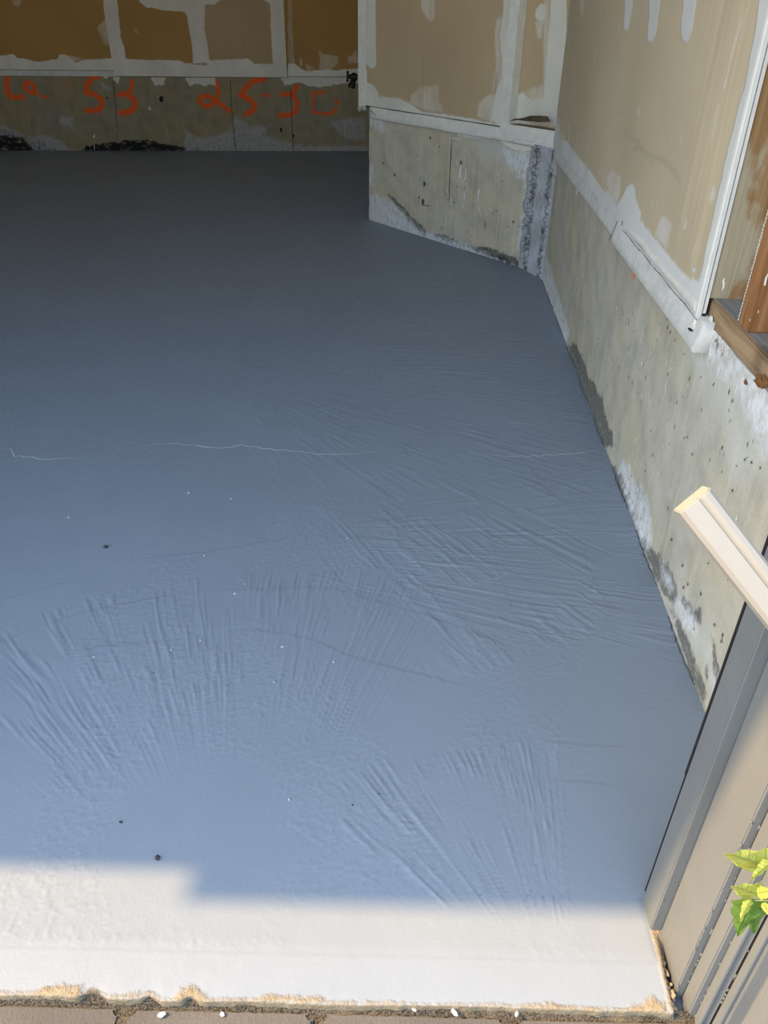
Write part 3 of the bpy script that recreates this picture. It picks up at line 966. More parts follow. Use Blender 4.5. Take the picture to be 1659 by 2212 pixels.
o = from_bm('paint_splash', bm, mat_white_splash, wall_angled); o['kind'] = 'stuff'
bm = bmesh.new()
ribbon(bm, AF, [AF.sz(ca(*q)) for q in [(785, 960), (778, 1100), (770, 1280), (765, 1500)]], .0045, .002, .0012)
ribbon(bm, AF, [AF.sz(ca(*q)) for q in [(560, 1465), (640, 1478)]], .003, .002, .001)
from_bm('form_seam', bm, mat_crackline, wall_angled)
bm = bmesh.new()
for q, a, b in [((588, 1320), .008, .013), ((578, 1450), .009, .014), ((375, 1255), .006, .008), ((850, 1165), .006, .01), ((630, 990), .005, .006), ((550, 1415), .005, .007), ((1225, 1590), .005, .006), ((1025, 1610), .003, .012), ((295, 1170), .004, .005), ((800, 1450), .003, .004)]:
    s, z = AF.sz(ca(*q)); blob(bm, AF, s, z, a, b, .0018)
o = from_bm('pit', bm, mat_crackline, wall_angled); o['kind'] = 'stuff'

# rough grout column in the corner of the two stem walls
mat_grout = concrete_mat('grout', (.42, .41, .40), (.50, .505, .53))


def grout_column():
    zs = lin(0, STEM - .004, .004); n = 30
    bm = bmesh.new(); rows = []
    for z in zs:
        row = []
        for i in range(n + 1):
            t = i / n
            a = AF.p(LA - .135 - .014 * mnoise.noise((z * 22, 4.2, 0)), z, .0); b_ = RF.p(.075 + .014 * mnoise.noise((z * 19, 1.2, 0)), z, .0)
            ctrl = AF.p(LA - .02, z, .022)
            p = a * (1 - t) ** 2 + ctrl * 2 * t * (1 - t) + b_ * t ** 2
            edge = 1 - abs(2 * t - 1)
            rough = .55 + (1.6 if (t < .33 or t > .72) else .0)
            nn = (AF.n + RF.n).normalized()
            q = p + nn * ((.006 * mnoise.fractal((p.x * 60, p.y * 60, z * 75), 1, 2.1, 4)) * rough * min(1, edge * 6) + .004 * min(1, edge * 5))
            row.append(bm.verts.new(q))
        rows.append(row)
    for a, b_ in zip(rows[:-1], rows[1:]):
        for k in range(n): bm.faces.new((a[k], a[k + 1], b_[k + 1], b_[k]))
    bmesh.ops.recalc_face_normals(bm, faces=bm.faces)
    o = from_bm('grout', bm, None, wall_angled)
    me = o.data
    co = np.array([v.co for v in me.vertices]); k = len(co)
    tt = np.tile(np.linspace(0, 1, n + 1), len(zs))
    m = M('corner_grout', .95, .2)
    p = m.pos(); t = m.attr('across')
    nz = m.noise(55, p, 6, .7); n2 = m.noise(14, p, 4)
    col = m.mix(m.ramp(n2, .35, .65), (.46, .46, .49), (.60, .615, .66))
    band = m.math('MAXIMUM', m.ramp(m.math('ABSOLUTE', m.math('SUBTRACT', t, .24)), .02, .15, 1, 0), m.ramp(m.math('ABSOLUTE', m.math('SUBTRACT', t, .80)), .02, .13, 1, 0))
    col = m.mix(m.math('MULTIPLY', band, m.ramp(nz, .42, .56)), col, (.15, .145, .14))
    col = m.mix(m.ramp(m.math('ABSOLUTE', m.math('SUBTRACT', t, .5)), .38, .5, 0, .6), col, (.42, .40, .36))
    m.done(col, nz, .006)
    me.materials.append(m.m)
    a = me.attributes.new('across', 'FLOAT', 'POINT'); a.data.foreach_set('value', tt.astype(np.float32))
    for p_ in me.polygons: p_.use_smooth = True


grout_column()

# ------------------------------------------------------------------ right wall
wall_right = structure('wall_right')
S_END = 2.70
S_DRY = RF.sz((1539, 599), .009)[0]          # free end of the drywall
right_layers = {
    'mud': union(RF, [P(cr, [(120, 1000), (200, 960), (330, 1130), (500, 1370), (640, 1560), (600, 1600), (520, 1480), (420, 1370), (410, 1330), (340, 1240), (325, 1310), (318, 1300), (325, 1220), (250, 1150), (180, 1060)]),
                      P(cs, [(1130, 480), (1250, 430), (1275, 380), (1300, 400), (1310, 470), (1390, 540), (1400, 690), (1370, 690), (1330, 600), (1260, 520)])]),
    'eff': union(RF, [
        P(cs, [(0, -60), (120, -20), (150, 40), (200, 240), (250, 380), (285, 520), (262, 560), (215, 420), (150, 250), (90, 110)]),
        P(cs, [(1140, 510), (1270, 440), (1390, 520), (1400, 690), (1440, 760), (1530, 850), (1640, 960), (1700, 1100), (1659, 1240), (1580, 1100), (1530, 950), (1400, 730), (1290, 660), (1180, 600)]),
        P(cs, [(1230, 560), (1300, 600), (1280, 690), (1230, 640)]),
        P(cl, [(370, -40), (430, -10), (470, 90), (520, 170), (575, 280), (600, 400), (590, 540), (560, 560), (530, 450), (480, 330), (430, 180)]),
        P(cl, [(815, 1050), (860, 1070), (910, 1130), (960, 1200), (900, 1210), (840, 1130)]),
        P(cl, [(690, 720), (760, 800), (800, 930), (740, 930), (700, 820)]),
        P(cl, [(1110, 1590), (1170, 1600), (1140, 1680), (1110, 1660)])], grow=(.008, .022, .02, .012, .01)),
    'damp': union(RF, [
        P(cs, [(285, 600), (325, 575), (360, 650), (400, 740), (415, 820), (465, 850), (475, 920), (520, 965), (525, 1050), (560, 1160), (590, 1210), (585, 1290), (540, 1300), (470, 1190), (400, 1030), (340, 810)]),
        P(cl, [(470, 60), (520, 110), (580, 270), (560, 300), (500, 170)]),
        P(cl, [(300, -60), (380, 20), (450, 190), (530, 430), (580, 560), (640, 640), (690, 660), (740, 740), (790, 830), (820, 1000), (780, 1060), (660, 830), (520, 520), (400, 250), (330, 60)]),
        P(cl, [(830, 1000), (890, 1030), (950, 1090), (1010, 1110), (1015, 1200), (950, 1215), (900, 1120)]),
        P(cl, [(780, 1100), (850, 1200), (900, 1300), (960, 1500), (1010, 1650), (1060, 1780), (1060, 1900), (950, 1650), (880, 1400)]),
        P(cl, [(1098, 1330), (1115, 1330), (1125, 1500), (1165, 1590), (1130, 1650), (1108, 1560)]),
        P(cl, [(1040, 1540), (1060, 1540), (1060, 1640), (1045, 1620)])]),
    'pale': union(RF, [P(cl, [(920, 1225), (1020, 1205), (1080, 1240), (1090, 1380), (1110, 1600), (1110, 1760), (1050, 1600), (960, 1400)]),
                       P(cs, [(1100, 600), (1659, 900), (1659, 1500), (1400, 1500), (1380, 1200), (1200, 900)])]),
    'pit': union(RF, [P(cs, [(1270, 430), (1340, 480), (1400, 560), (1400, 700), (1340, 690), (1270, 560)])]),
    'black': empty_layer,
    'orange': union(RF, [], [(P(cs, [(745, 70), (735, 110), (722, 130)]), .004)]),
}
wall_grid('concrete_stem', RF, lin(-.02, S_END, .006), lin(0, STEM, .006), 0, .15, right_layers, mat_conc_r, wall_right,
          lambda S, Z: .0012 * np.sin(S * 37 + Z * 13) * np.sin(Z * 47) + np.where(Z < .012, .003, 0))

OFD = .016
dry_mud = union(RF, [
    P(cr, [(160, 700), (185, 760), (205, 900), (225, 945), (255, 935), (330, 1035), (420, 1140), (480, 1235), (515, 1285), (525, 1250), (545, 1290), (572, 1320), (590, 1360), (612, 1330), (650, 1255), (683, 1215), (705, 1235), (712, 1310), (735, 1370), (752, 1420), (742, 1450), (800, 1530), (838, 1580), (900, 1650), (965, 1735), (1050, 1835), (1100, 1850), (1140, 1870), (1200, 1900), (1130, 2150), (900, 1950), (640, 1650), (300, 1150), (100, 900)]),
    P(cr, [(1560, -1800), (1536, 0), (1522, 80), (1500, 260), (1472, 400), (1432, 600), (1402, 680), (1372, 800), (1332, 960), (1308, 1060), (1290, 1170), (1255, 1310), (1212, 1500), (1182, 1640), (1160, 1760), (1130, 1870), (1140, 2100), (1400, 2100), (1700, 400), (1700, -1800)]),
    P(cr, [(1040, -1800), (1135, -1800), (1118, 0), (1090, 200), (1060, 280), (1040, 290), (1014, 230), (1016, 150), (1030, 50)]),
    P(cr, [(815, -1800), (900, -1800), (880, 0), (855, 200), (825, 288), (800, 285), (790, 240), (805, 100)]),
    P(cr, [(655, -1800), (715, -1800), (698, 0), (690, 80), (665, 200), (645, 205), (635, 180), (642, 90)])],
    [(P(cr, [(1090, 1785), (1105, 1800)]), .005)], off=OFD)
dry_skim = union(RF, [
    P(cr, [(885, 1440), (930, 1445), (960, 1500), (940, 1560), (945, 1620), (930, 1650), (838, 1572), (868, 1480)]),
    P(cr, [(520, 1180), (560, 1128), (618, 1170), (610, 1290), (590, 1340), (540, 1290)]),
    P(cr, [(345, -1800), (395, -1800), (375, 90), (360, 112), (348, 80)]),
    P(cr, [(1225, 1230), (1245, 1240), (1240, 1310), (1215, 1360), (1205, 1330)]),
    P(cr, [(1045, 1460), (1060, 1465), (1050, 1520), (1035, 1535), (1030, 1510)]),
    P(cr, [(722, 725), (752, 722), (742, 765), (728, 750)]),
    P(cr, [(150, 700), (200, 740), (210, 830), (260, 960), (180, 960)])],
    [(P(cr, [(225, 940), (228, 810)]), .008), (P(cr, [(270, 960), (275, 840)]), .010), (P(cr, [(318, 990), (334, 890)]), .010),
     (P(cr, [(398, 985), (410, 945)]), .003), (P(cr, [(430, 1020), (440, 985)]), .003), (P(cr, [(455, 1030), (461, 990)]), .003),
     (P(cr, [(480, 1150), (486, 1080)]), .004), (P(cr, [(500, 1190), (500, 1130)]), .005),
     (P(cr, [(1418, 140), (1380, 260), (1340, 420), (1305, 570)]), .0045), (P(cr, [(1262, 720), (1228, 885)]), .005),
     (P(cr, [(1028, 850), (1013, 940)]), .003), (P(cr, [(1015, 1430), (1030, 1370)]), .002), (P(cr, [(443, 400), (452, 340)]), .003), (P(cr, [(604, 180), (608, 150)]), .005),
     (P(cr, [(888, 1130), (896, 1090)]), .002), (P(cr, [(855, 1375), (862, 1335)]), .003), (P(cr, [(822, 1355), (826, 1335)]), .003), (P(cr, [(1100, 1640), (1090, 1700)]), .004)], off=OFD)
dry_streak = union(RF, [P(cr, [(1250, -1800), (1540, -1800), (1540, 0), (1420, 640), (1290, 1180), (1160, 1800), (1040, 1800), (990, 1500), (1080, 1000), (1180, 500)])], off=OFD)
dry_dark = union(RF, [], [(P(cr, [(700, 990), (740, 980), (790, 1020), (870, 1050), (930, 1090), (990, 1170), (1010, 1220)]), .006), (P(cr, [(640, 890), (700, 920), (745, 955)]), .005),
                          (P(cr, [(790, 1030), (825, 1090)]), .004), (P(cr, [(610, 740), (650, 765)]), .003), (P(cr, [(508, 85), (510, 97)]), .008), (P(cr, [(640, 850), (700, 870)]), .003)], off=OFD)


def dry_bottom(s): return .505


wall_grid('drywall_sheet', RF, lin(.015, S_DRY - .012, .007), [.497 + t for t in lin(0, .52, .007)] + [1.3, Z_CEIL], OFD, .015,
          {'mud': dry_mud, 'skim': dry_skim, 'streak': dry_streak, 'dark': dry_dark}, mat_dry_r, wall_right)
box('corner_bead', frame_box(RF, S_DRY - .0125, S_DRY - .0002, .478, Z_CEIL, OFD - .0060, OFD + .0045), simple('bead_paint', (.78, .77, .73), .6, .05, 30, .0006), wall_right, .0025)
box('bead_gap', frame_box(RF, S_DRY - .004, S_DRY + .0008, .50, Z_CEIL, OFD - .012, OFD - .0062), mat_dark, wall_right)
box('bead_flange', frame_box(RF, S_DRY + .0010, S_DRY + .0028, .505, Z_CEIL, OFD - .0095, OFD - .0050), mat_mud, wall_right)
# mudded trim boards along the top of the stem
s_a, s_b, s_c = RF.sz((1190, 318))[0], RF.sz((1342, 512))[0], RF.sz((1518, 700), .02)[0]
wavy_strip('trim_board', RF, max(.0, s_a), s_b + .01, .454, .502, .0, .013, mat_trim_mud, wall_right, .003, .015, .3)
wavy_strip('trim_board', RF, s_b - .005, s_c, .450, .500, .0, .021, mat_trim_mud, wall_right, .0025, .015, .5)
wavy_strip('trim_board', RF, s_b + .05, S_DRY - .02, .500, .522, .008, .0085, mat_mud, wall_right, .0025, .015, .2)
bm = bmesh.new()
ribbon(bm, RF, [(s, .4995 + .0012 * math.sin(s * 40)) for s in lin(s_b + .10, s_c - .02, .03)], .0018, .0235, .0006, False)
from_bm('crack', bm, mat_crackline, wall_right)
# crumbled mud at the foot of the bead
bm = bmesh.new()
for k, (s, z, o_, a) in enumerate([(S_DRY - .012, .478, .022, .013), (S_DRY + .004, .468, .02, .012), (S_DRY - .022, .462, .024, .011), (S_DRY + .012, .484, .014, .010), (S_DRY + .02, .50, .006, .009), (S_DRY - .002, .452, .016, .009)]):
    g = bmesh.ops.create_icosphere(bm, subdivisions=2, radius=a)
    for v in g['verts']:
        n = 1 + .6 * mnoise.noise(v.co * 160 + Vector((k * 3, 0, 0)))
        c = v.co * n
        v.co = RF.p(s + c.x * 1.2, z + c.z * .8, o_ - .004 + c.y * .3)
from_bm('crumbled_mud', bm, mat_mud, wall_right)
box('crack', frame_box(RF, S_DRY - .010, S_DRY + .003, .4744, .4756, .0, .0258), mat_dark, wall_right)
# bottom plate, studs and sheathing in the open bay by the door
XD = .066
box('sill_plate', frame_box(RF, S_DRY - .03, S_END - .03, STEM + .0005, .529, -XD, -.0005), mat_plate, wall_right, .002)
box('plate_top', frame_box(RF, S_DRY - .03, S_END - .03, .5292, .5302, -XD, -.003), mat_plate_top, wall_right)
ST2 = [RF.sz(q) for q in ((1598, 700), (1622, 718))]
s2 = (B.y - 1.1326)
box('stud', frame_box(RF, S_DRY - .036, S_DRY + .0009, .5303, Z_CEIL, -XD, OFD - .0096), mat_brown_side, wall_right)
box('stud', frame_box(RF, s2 + .002, s2 + .040, .5304, Z_CEIL, -XD, -.001), mat_brown, wall_right, .0015)
box('stud', frame_box(RF, S_END - .075, S_END - .037, .5304, Z_CEIL, -XD, -.001), mat_brown, wall_right, .0015)
box('sheathing', frame_box(RF, -.1, S_END - .03, STEM, Z_CEIL, -XD - .03, -XD - .0005), mat_sheath, wall_right)
# splintered stud edge with its highlight painted white, and stray mud in the bay
bm = bmesh.new()
for z in lin(.535, 1.0, .005):
    s = s2 + .002 - random.uniform(0, .0015)
    g = [(s, z), (s + .003, z), (s + .003, z + .004), (s - random.uniform(0, .002), z + .004)]
    bm.faces.new([bm.verts.new(RF.p(a, b, .0004)) for a, b in g])
o = from_bm('splinter_highlight', bm, mat_white_splash, wall_right); o['kind'] = 'stuff'
bm = bmesh.new()
c9 = crop(1440, 560, 7.374)
for q, a, b in [((915, 350), .004, .005), ((915, 440), .0035, .008), ((1590, 340), .004, .010), ((1475, 838), .002, .002), ((1340, 970), .0015, .002)]:
    s, z = RF.sz(c9(*q)); blob(bm, RF, s, z, a, b, .0012)
o = from_bm('mud_fleck', bm, mat_white_splash, wall_right); o['kind'] = 'stuff'
bm = bmesh.new()
for q, a, b in [((1480, 1950), .016, .0075), ((1580, 1960), .012, .006), ((1275, 1955), .006, .004)]:
    s, z = RF.sz(c9(*q)); blob(bm, RF, s, z, a, b, .0015, random.uniform(-.3, .3), 14, .45)
from_bm('rust_stain', bm, simple('rust', (.22, .10, .035), .9, .3, 90, .001), wall_right)
# flecks of paint thrown on the stem
bm = bmesh.new()
for q, a, b in [((797, 722), .0035, .007), ((860, 652), .002, .005), ((794, 950), .0025, .008), ((783, 1005), .0015, .007), ((775, 905), .0015, .006), ((740, 945), .0018, .005), ((810, 825), .0013, .005), ((997, 760), .0013, .005), ((967, 715), .0015, .007), ((960, 880), .0012, .01), ((1138, 625), .002, .004), ((1162, 627), .002, .005), ((755, 1248), .0025, .004), ((620, 340), .003, .005), ((383, 110), .004, .008), ((700, 650), .002, .002), ((940, 1290), .0015, .005), ((910, 1480), .0015, .005), ((605, 1195), .002, .004)]:
    s, z = RF.sz(cs(*q)); blob(bm, RF, s, z, a, b, .002, 0, 9, .3)
for q, a, b in [((1303, 370), .0025, .006), ((780, 430), .002, .002), ((945, 160), .002, .002), ((1120, 180), .001, .006), ((1265, 930), .0012, .0012), ((1297, 1160), .0012, .0012)]:
    s, z = RF.sz(cl(*q)); blob(bm, RF, s, z, a, b, .002, 0, 9, .3)
o = from_bm('paint_splash', bm, mat_white_splash, wall_right); o['kind'] = 'stuff'
bm = bmesh.new()
rp = random.Random(3)
for k in range(150):
    s, z = rp.uniform(.5, 2.4), rp.uniform(.04, .44)
    blob(bm, RF, s, z, rp.uniform(.0008, .0022), rp.uniform(.0012, .0045), .0017, rp.uniform(-.3, .3), 7, .4)
for q in [(782, 537), (1297, 402), (870, 742), (910, 893), (877, 920), (1190, 1300), (1180, 1345), (1250, 1437), (1447, 1460), (1575, 1490)]:
    s, z = RF.sz(cl(*q)); blob(bm, RF, s, z, .0025, .0035, .0018, 0, 8, .4)
o = from_bm('pit', bm, mat_crackline, wall_right); o['kind'] = 'stuff'

# ------------------------------------------------------------------ door jamb and casing (right side of the opening)
door = structure('door_1')
Z_BASE = -.022
jp = [(.322, .5367), (.322, .5016), (.3351, .5016), (.3351, .4363), (.3438, .4363), (.3438, .4157), (.3517, .4157), (.3517, .4052), (.3640, .4052)]
ZT = HEAD - .002
prism('stop', [(.322, .5385), (.322, .5016), (.3375, .5016), (.3375, .5385)], -.001, ZT, mat_jamb, door, .0014)
prism('jamb_board', [(.3351, .5015), (.3351, .4363), (.3460, .4363), (.3460, .5015)], Z_BASE, ZT, mat_jamb, door, .0014)
prism('jamb_board', [(.3376, .5385), (.3376, .5017), (.40, .5017), (.40, .5385)], -.001, ZT, mat_jamb, door)
prism('casing', [(.3438, .4362), (.3438, .4157), (.3560, .4157), (.3560, .4362)], Z_BASE, ZT, mat_jamb, door, .0016)
prism('casing', [(.3517, .4156), (.3517, .4075), (.3545, .4052), (.3585, .4072), (.3640, .4052), (.3648, .4156)], Z_BASE, ZT, mat_jamb, door, .0008)
prism('caulk_gap', [(.3641, .4050), (.3641, .4046), (.3652, .4046), (.3652, .4050)], Z_BASE, ZT, mat_dark, door)
# outer moulding with a bead, a fillet and a cove
cove = []
for i in range(9):
    a = i / 8 * math.pi / 2
    cove.append((.385 + .030 * (1 - math.cos(a)), .392 - .030 * math.sin(a)))
prism('brick_mould', [(.3646, .4045), (.3646, .3975), (.3672, .3958), (.3700, .3970), (.3716, .3965), (.3716, .3940), (.385, .392)] + cove[1:] +
      [(.4150, .356), (.4200, .352), (.4420, .352), (.4470, .356), (.4470, .3965), (.44, .3966), (.44, .4045)], Z_BASE, ZT, mat_jamb, door, .0006)
axis_box('weatherstrip', .3208, .3228, .5376, .5402, .24, ZT, mat_rubber, door)
axis_box('weatherstrip', .3216, .3228, .5380, .5396, .02, .24, mat_rubber, door)
mat_filler = simple('crumbled_filler', (.34, .27, .18), .95, .35, 120, .004)
bm = bmesh.new()
rf = random.Random(11)
for k in range(150):
    t = rf.random(); y = .420 + .078 * t
    z = -.006 - .016 * rf.random()
    a = rf.uniform(.0012, .0034)
    g = bmesh.ops.create_icosphere(bm, subdivisions=1, radius=a)
    x = .3315 - rf.uniform(0, .005) - (.004 if t > .8 else 0)
    for v in g['verts']:
        v.co = Vector((x, y, z)) + Vector((v.co.x, v.co.y * 1.4, v.co.z * .7)) * (1 + .4 * mnoise.noise(v.co * 300 + Vector((k, 0, 0))))
o = from_bm('filler', bm, mat_filler, door, True); o['kind'] = 'stuff'
# flaking paint scabs along the casing steps
bm = bmesh.new()
for k in range(60):
    z = rf.uniform(-.03, .32); x, y = rf.choice([(.3437, .4359), (.3516, .4154), (.3641, .405), (.3351, .4366)])
    g = bmesh.ops.create_icosphere(bm, subdivisions=1, radius=rf.uniform(.0008, .0020))
    for v in g['verts']: v.co = Vector((v.co.x * .6, v.co.y * .6, v.co.z * rf.uniform(1.0, 2.6))) + Vector((x, y, z))
o = from_bm('paint_scab', bm, mat_jamb, door); o['kind'] = 'stuff'

# ------------------------------------------------------------------ outside ground
Z_PAVE = -.020
YPF = ground((685, 2186), Z_PAVE).y
XPJ = ground((685, 2195), Z_PAVE).x
ground_o = structure('ground')
bm = bmesh.new()
xs_, ys_ = lin(-1.0, .5, .004), lin(YPF - .016, Y_EDGE + .004, .0025)
gr = [[bm.verts.new((x, y, Z_PAVE - .004 + .003 * mnoise.fractal((x * 90, y * 90, 0), 1, 2, 4) + .013 * max(0, min(1, (y - YPF) / .006)))) for x in xs_] for y in ys_]
for a, b in zip(gr[:-1], gr[1:]):
    for i in range(len(xs_) - 1): bm.faces.new((a[i], a[i + 1], b[i + 1], b[i]))
from_bm('joint_sand', bm, mat_dirt, ground_o, True)
axis_box('sand_bed', -5.5, 3.5, -1.2, Y_EDGE + .004, Z_PAVE - .05, Z_PAVE - .010, mat_dirt, ground_o)
for nm, (x0, x1, y0, y1) in {'paving': (-14, 14, -18, -.45), 'paving.001': (-14, -2.6, -.45, .393), 'paving.002': (2.4, 14, -.45, .393)}.items():
    axis_box('paving', x0, x1, y0, y1, Z_PAVE - .06, Z_PAVE, mat_far_paving, ground_o)
PW, PD = .216, .108
bmp = bmesh.new(); bm_box(bmp, [(-.1035, -.0495, -.045), (.1035, -.0495, -.045), (.1035, .0495, -.045), (-.1035, .0495, -.045), (-.1035, -.0495, 0), (.1035, -.0495, 0), (.1035, .0495, 0), (-.1035, .0495, 0)])
bmesh.ops.recalc_face_normals(bmp, faces=bmp.faces)
bmesh.ops.bevel(bmp, geom=[e for e in bmp.edges if abs(e.verts[0].co.z - e.verts[1].co.z) > .01], offset=.006, segments=3, affect='EDGES')
bmesh.ops.bevel(bmp, geom=[e for e in bmp.edges if e.verts[0].co.z > -.001 and e.verts[1].co.z > -.001], offset=.0025, segments=2, affect='EDGES')
paver_me = bpy.data.meshes.new('paver'); bmp.to_mesh(paver_me); bmp.free(); paver_me.materials.append(mat_paver)
for r_ in range(8):
    for c_ in range(-11, 11):
        x = XPJ + PW / 2 + c_ * PW + (PW / 2 if r_ % 2 else 0)
        if r_ == 0 and x > .30: continue
        o = link('paver', paver_me, None, ground_o)
        o.location = (x, YPF - .0495 - r_ * PD, Z_PAVE + random.uniform(-.0015, .0015))
        o.rotation_euler = (random.uniform(-.006, .006), random.uniform(-.006, .006), random.uniform(-.004, .004))

# unseen wall added behind the camera to hold low sky off the garage interior
sky_block_wall = structure('sky_block_wall')
axis_box('sky_block_face', -10, 10, -9.2, -9.0, Z_PAVE, 2.0, simple('sky_block_beige', (.50, .42, .31), .9, .08, 12, .002), sky_block_wall)
axis_box('sky_block_cap', -10.1, 10.1, -9.3, -8.9, 2.0, 2.06, mat_siding, sky_block_wall)

# ------------------------------------------------------------------ loose things
# painted moulding stick propped on the paving and leaning on the outer casing
T = Vector((0, 0, CAM_Z)) + ray((1495, 1077)) * .490
Q = Vector((0, 0, CAM_Z)) + ray((1659, 1287)) * .505
du = (Q - T).normalized()
Lst = (T.z - (Z_PAVE + .010)) / -du.z
view = (T - Vector((0, 0, CAM_Z))).normalized()
wv = du.cross(view).normalized()              # across, seen from the door
nv = wv.cross(du).normalized()
if nv.dot(view) > 0: nv = -nv
if wv.x < 0: wv = -wv
tilt = math.radians(-14)
wv, nv = (wv * math.cos(tilt) + nv * math.sin(tilt)).normalized(), (nv * math.cos(tilt) - wv * math.sin(tilt)).normalized()
prof = [(-.0125, -.006), (-.0125, .0030), (-.0100, .0062), (.0010, .0066), (.0022, .0052), (.0036, .0066), (.0060, .0080), (.0095, .0070), (.0120, .0040), (.0120, -.006)]
bm = bmesh.new()
end0 = [bm.verts.new(T + wv * a + nv * b) for a, b in prof]
end1 = [bm.verts.new(T + du * Lst + wv * a + nv * b) for a, b in prof]
npf = len(prof)
for i in range(npf): bm.faces.new((end0[i], end0[(i + 1) % npf], end1[(i + 1) % npf], end1[i]))
bm.faces.new(end0[::-1]); bm.faces.new(end1)
bmesh.ops.recalc_face_normals(bm, faces=bm.faces)
bmesh.ops.bevel(bm, geom=[e for e in bm.edges if e.verts[0] in end0 and e.verts[1] in end0], offset=.0008, segments=2, affect='EDGES')
stick = from_bm('moulding_strip', bm, mat_board)
thing('', 'pale cream painted strip of grooved moulding leaning beside the door jamb', 'moulding', obj=stick)


# hose bib on the bump-out return
def cyl(bm, p0, p1, r0, r1=None, n=14):
    p0, p1 = Vector(p0), Vector(p1); r1 = r0 if r1 is None else r1
    d = (p1 - p0); q = d.to_track_quat('Z', 'Y').to_matrix()
    a = [bm.verts.new(p0 + q @ Vector((r0 * math.cos(2 * math.pi * i / n), r0 * math.sin(2 * math.pi * i / n), 0))) for i in range(n)]
    b = [bm.verts.new(p1 + q @ Vector((r1 * math.cos(2 * math.pi * i / n), r1 * math.sin(2 * math.pi * i / n), 0))) for i in range(n)]
    for i in range(n): bm.faces.new((a[i], a[(i + 1) % n], b[(i + 1) % n], b[i]))
    bm.faces.new(a[::-1]); bm.faces.new(b)


c7 = crop(700, 100, 10.369)
YB = 5.0
bib = thing('hose_bib', 'small dark brass hose tap above the spray-painted concrete', 'tap')
K = lambda x, y: on_y(c7(x, y), YB)
bm = bmesh.new(); cyl(bm, Vector((XR + .001, YB, K(800, 690).z)), K(730, 692), .0105); from_bm('pipe', bm, mat_pipe, bib, True)
bm = bmesh.new()
cyl(bm, K(745, 690), K(715, 690), .013, .021); cyl(bm, K(715, 690), K(640, 685), .021, .022); cyl(bm, K(640, 685), K(590, 680), .022, .012); cyl(bm, K(590, 680), K(555, 680), .012, .012)
cyl(bm, K(665, 700), K(650, 780), .018, .015); from_bm('body', bm, mat_brass, bib, True)
bm = bmesh.new(); cyl(bm, K(650, 780), K(628, 860), .016, .019); cyl(bm, K(628, 860), K(612, 930), .0215, .0215); from_bm('spout', bm, mat_brass, bib, True)
bm = bmesh.new(); cyl(bm, K(555, 680), K(522, 676), .008, .008); cyl(bm, K(528, 575), K(526, 780), .0055, .0055)
cyl(bm, K(528, 677) + Vector((0, -.03, 0)), K(528, 677) + Vector((0, .03, 0)), .0055, .0055)
for q in ((528, 580), (526, 770)): bmesh.ops.create_icosphere(bm, subdivisions=2, radius=.008, matrix=Matrix.Translation(K(*q)))
from_bm('handle', bm, mat_brass, bib, True)


# young vine beside the casing
def leaf_mesh(name, lobes, mat, parent, base, tip, side, length_bend=.25, fold=.35, width=1.0):
    """base -> tip midrib, 'side' the direction of the right half"""
    base, tip, side = Vector(base), Vector(tip), Vector(side)
    ax = tip - base; L = ax.length; ax.normalize()
    side = (side - ax * side.dot(ax)).normalized(); nrm = side.cross(ax).normalized()
    bm = bmesh.new(); n = 40; rows = []
    lay = bm.verts.layers.float_vector.new('luv')
    for i in range(n + 1):
        t = i / n
        w = float(np.interp(t, [q[0] for q in lobes], [q[1] for q in lobes]))
        w = w * width * L + .0004
        w *= 1 + .02 * math.sin(t * 34)
        row = []
        for k in range(-3, 4):
            u = k / 3
            x = u * w; y = t * L - abs(u) * w * .18
            zz = fold * abs(x) - length_bend * L * (t ** 2) + .02 * L * math.sin(t * 17 + abs(u) * 2) * abs(u)
            v = bm.verts.new(base + ax * y + side * x + nrm * zz)
            v[lay] = (u * w / L, t, 0); row.append(v)
        rows.append(row)
    for a, b in zip(rows[:-1], rows[1:]):
        for k in range(6): bm.faces.new((a[k], a[k + 1], b[k + 1], b[k]))
    r = bmesh.ops.solidify(bm, geom=bm.faces[:], thickness=.0004)
    return from_bm(name, bm, mat, parent, True)


vine = thing('young_vine', 'yellow-green leafy plant shoot growing beside the grey door casing', 'plant')
YV = .352
c10 = crop(1440, 1780, 7.574)
L_ = lambda x, y, dy=0.0: on_y(c10(x, y), YV + dy)
stem_pts = [Vector((.405, .330, Z_PAVE - .004)), Vector((.392, .338, .08)), Vector((.372, .345, .20)), L_(1800, 1250), L_(1790, 700), L_(1840, 300)]
bm = bmesh.new()
for a, b in zip(stem_pts[:-1], stem_pts[1:]): cyl(bm, a, b, .0018, .0015, 8)
from_bm('stem', bm, mat_stem, vine, True)
bm = bmesh.new()
for a, b in [(L_(1790, 700), L_(1640, 720)), (L_(1800, 1200), L_(1560, 1180)), (L_(1800, 1250), L_(1440, 1250)), (L_(1795, 900), L_(1700, 1250))]: cyl(bm, a, b, .0009, .0007, 6)
from_bm('leaf_stalk', bm, mat_stem, vine, True)
big = [(0, 0), (.05, .10), (.15, .20), (.28, .25), (.36, .245), (.42, .22), (.50, .205), (.56, .175), (.68, .13), (.80, .075), (.92, .03), (1, 0)]
lob = [(0, 0), (.06, .15), (.16, .30), (.22, .33), (.28, .29), (.33, .24), (.42, .27), (.50, .26), (.56, .20), (.62, .165), (.72, .15), (.84, .085), (1, 0)]
leaf_mesh('leaf', big, mat_leaf, vine, L_(1720, 720), L_(920, 455, -.006), L_(1300, 760) - L_(1380, 560), .03, .25)
leaf_mesh('leaf', lob, mat_leaf, vine, L_(1700, 650, -.004), L_(1350, 920, -.012), L_(1659, 880) - L_(1450, 690), .05, .3)
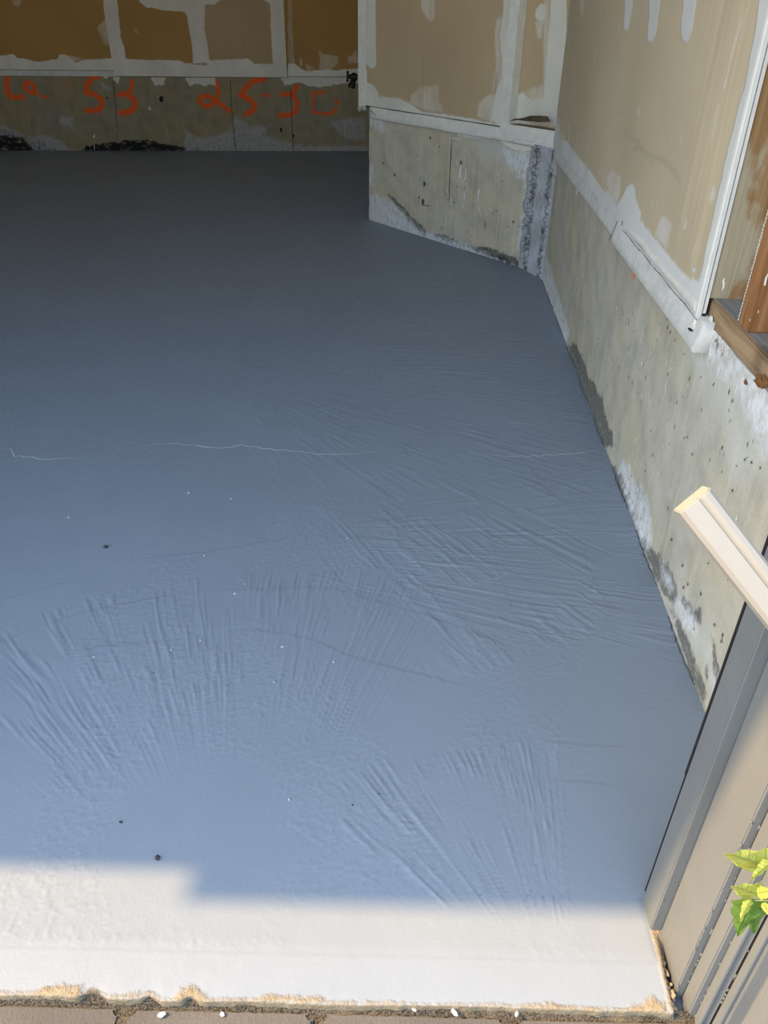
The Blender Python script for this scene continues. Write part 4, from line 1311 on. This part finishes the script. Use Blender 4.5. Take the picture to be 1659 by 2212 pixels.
leaf_mesh('leaf', big, mat_leaf_dark, vine, L_(1500, 760, .006), L_(1150, 640, .010), Vector((.2, .3, -1)), .05, .2, .8)
leaf_mesh('leaf', big, mat_leaf, vine, L_(1540, 1190), L_(1040, 985, -.006), L_(1260, 1230) - L_(1340, 1060), .04, .25, .95)
leaf_mesh('leaf', lob, mat_leaf, vine, L_(1480, 1130, -.002), L_(1780, 1080, -.01), Vector((0, -.35, -1)), .08, .3, .8)
leaf_mesh('leaf', lob, mat_leaf_dark, vine, L_(1430, 1240), L_(1150, 1800, -.004), L_(1480, 1560) - L_(1120, 1480), .04, .22, 1.05)
leaf_mesh('leaf', lob, mat_leaf_dark, vine, L_(1440, 1260, .004), L_(1420, 1760, .002), Vector((1, -.1, .1)), .04, .22, .75)
leaf_mesh('leaf', lob, mat_leaf, vine, L_(1380, 1250, -.006), L_(1190, 1600, -.014), L_(1380, 1480) - L_(1180, 1380), .04, .3, .75)
leaf_mesh('leaf', big, mat_leaf, vine, L_(1580, 1290, -.004), L_(1720, 1540, -.012), Vector((1, -.2, .3)), .05, .3, .9)

# grit and crumbs stuck in the coating, and paint chips on the sand
def crumb(name, label, px, size, mat, group, z=0.0, flat=.45, cat='debris'):
    bm = bmesh.new(); bmesh.ops.create_icosphere(bm, subdivisions=2, radius=1)
    seed = Vector((random.uniform(0, 50), 0, 0))
    for v in bm.verts: v.co *= 1 + .4 * mnoise.noise(v.co * 1.6 + seed)
    o = from_bm(name, bm, mat)
    p = ground(px, z)
    o.scale = (size, size * random.uniform(.5, .8), size * flat)
    o.rotation_euler = (0, 0, random.uniform(0, 3))
    zmin = min(v.co.z for v in o.data.vertices) * size * flat
    o.location = (p.x, p.y, z - zmin - size * .06)
    thing('', label, cat, group, o)


cn = crop(0, 1060, 1.9988)
crumb('grit', 'largest dark oblong chip lying on the blue-grey floor coating', cn(457, 245), .0055, mat_chip_dark, 'dark grit on the coated floor', .0004)
for q, s in [((522, 1433), .0028), ((680, 1588), .0042), ((1522, 1358), .0018), ((664, 788), .0018), ((1636, 1310), .0018)]:
    crumb('grit', 'dark speck of grit stuck on the blue-grey floor coating', cn(*q), s, mat_chip_dark, 'dark grit on the coated floor', .0004)
for q, s in [((1015, 447), .0042), ((1058, 405), .003), ((1220, 677), .004), ((1442, 742), .004), ((882, 283), .003), ((297, 117), .004), ((816, 12), .005), ((1250, 1335), .003), ((1184, 827), .003), ((1500, 206), .004), ((998, 38), .004), ((405, 720), .003), ((865, 648), .003), ((740, 688), .003)]:
    crumb('coating_crumb', 'small pale grey lump dried into the floor coating', cn(*q), s * .8, mat_chip_paint, 'lumps in the coated floor', .0004, .6)
for q, s in [((698, 745), .0045), ((960, 742), .003)]:
    crumb('paint_chip', 'white paint flake lying on top of a grey paver', ce(*q), s, mat_white_splash, 'paint flakes by the slab edge', Z_PAVE + .001, .3, 'paint flake')
crumb('paint_chip', 'longest white paint flake in the sandy joint along the slab', cf(430, 682), .0045, mat_white_splash, 'paint flakes by the slab edge', Z_PAVE + .006, .3, 'paint flake')
for q, s in [((224, 668), .0028), ((748, 690), .003)]:
    crumb('paint_chip', 'small white paint flake in the sandy joint along the slab', cf(*q), s, mat_white_splash, 'paint flakes by the slab edge', Z_PAVE + .006, .3, 'paint flake')
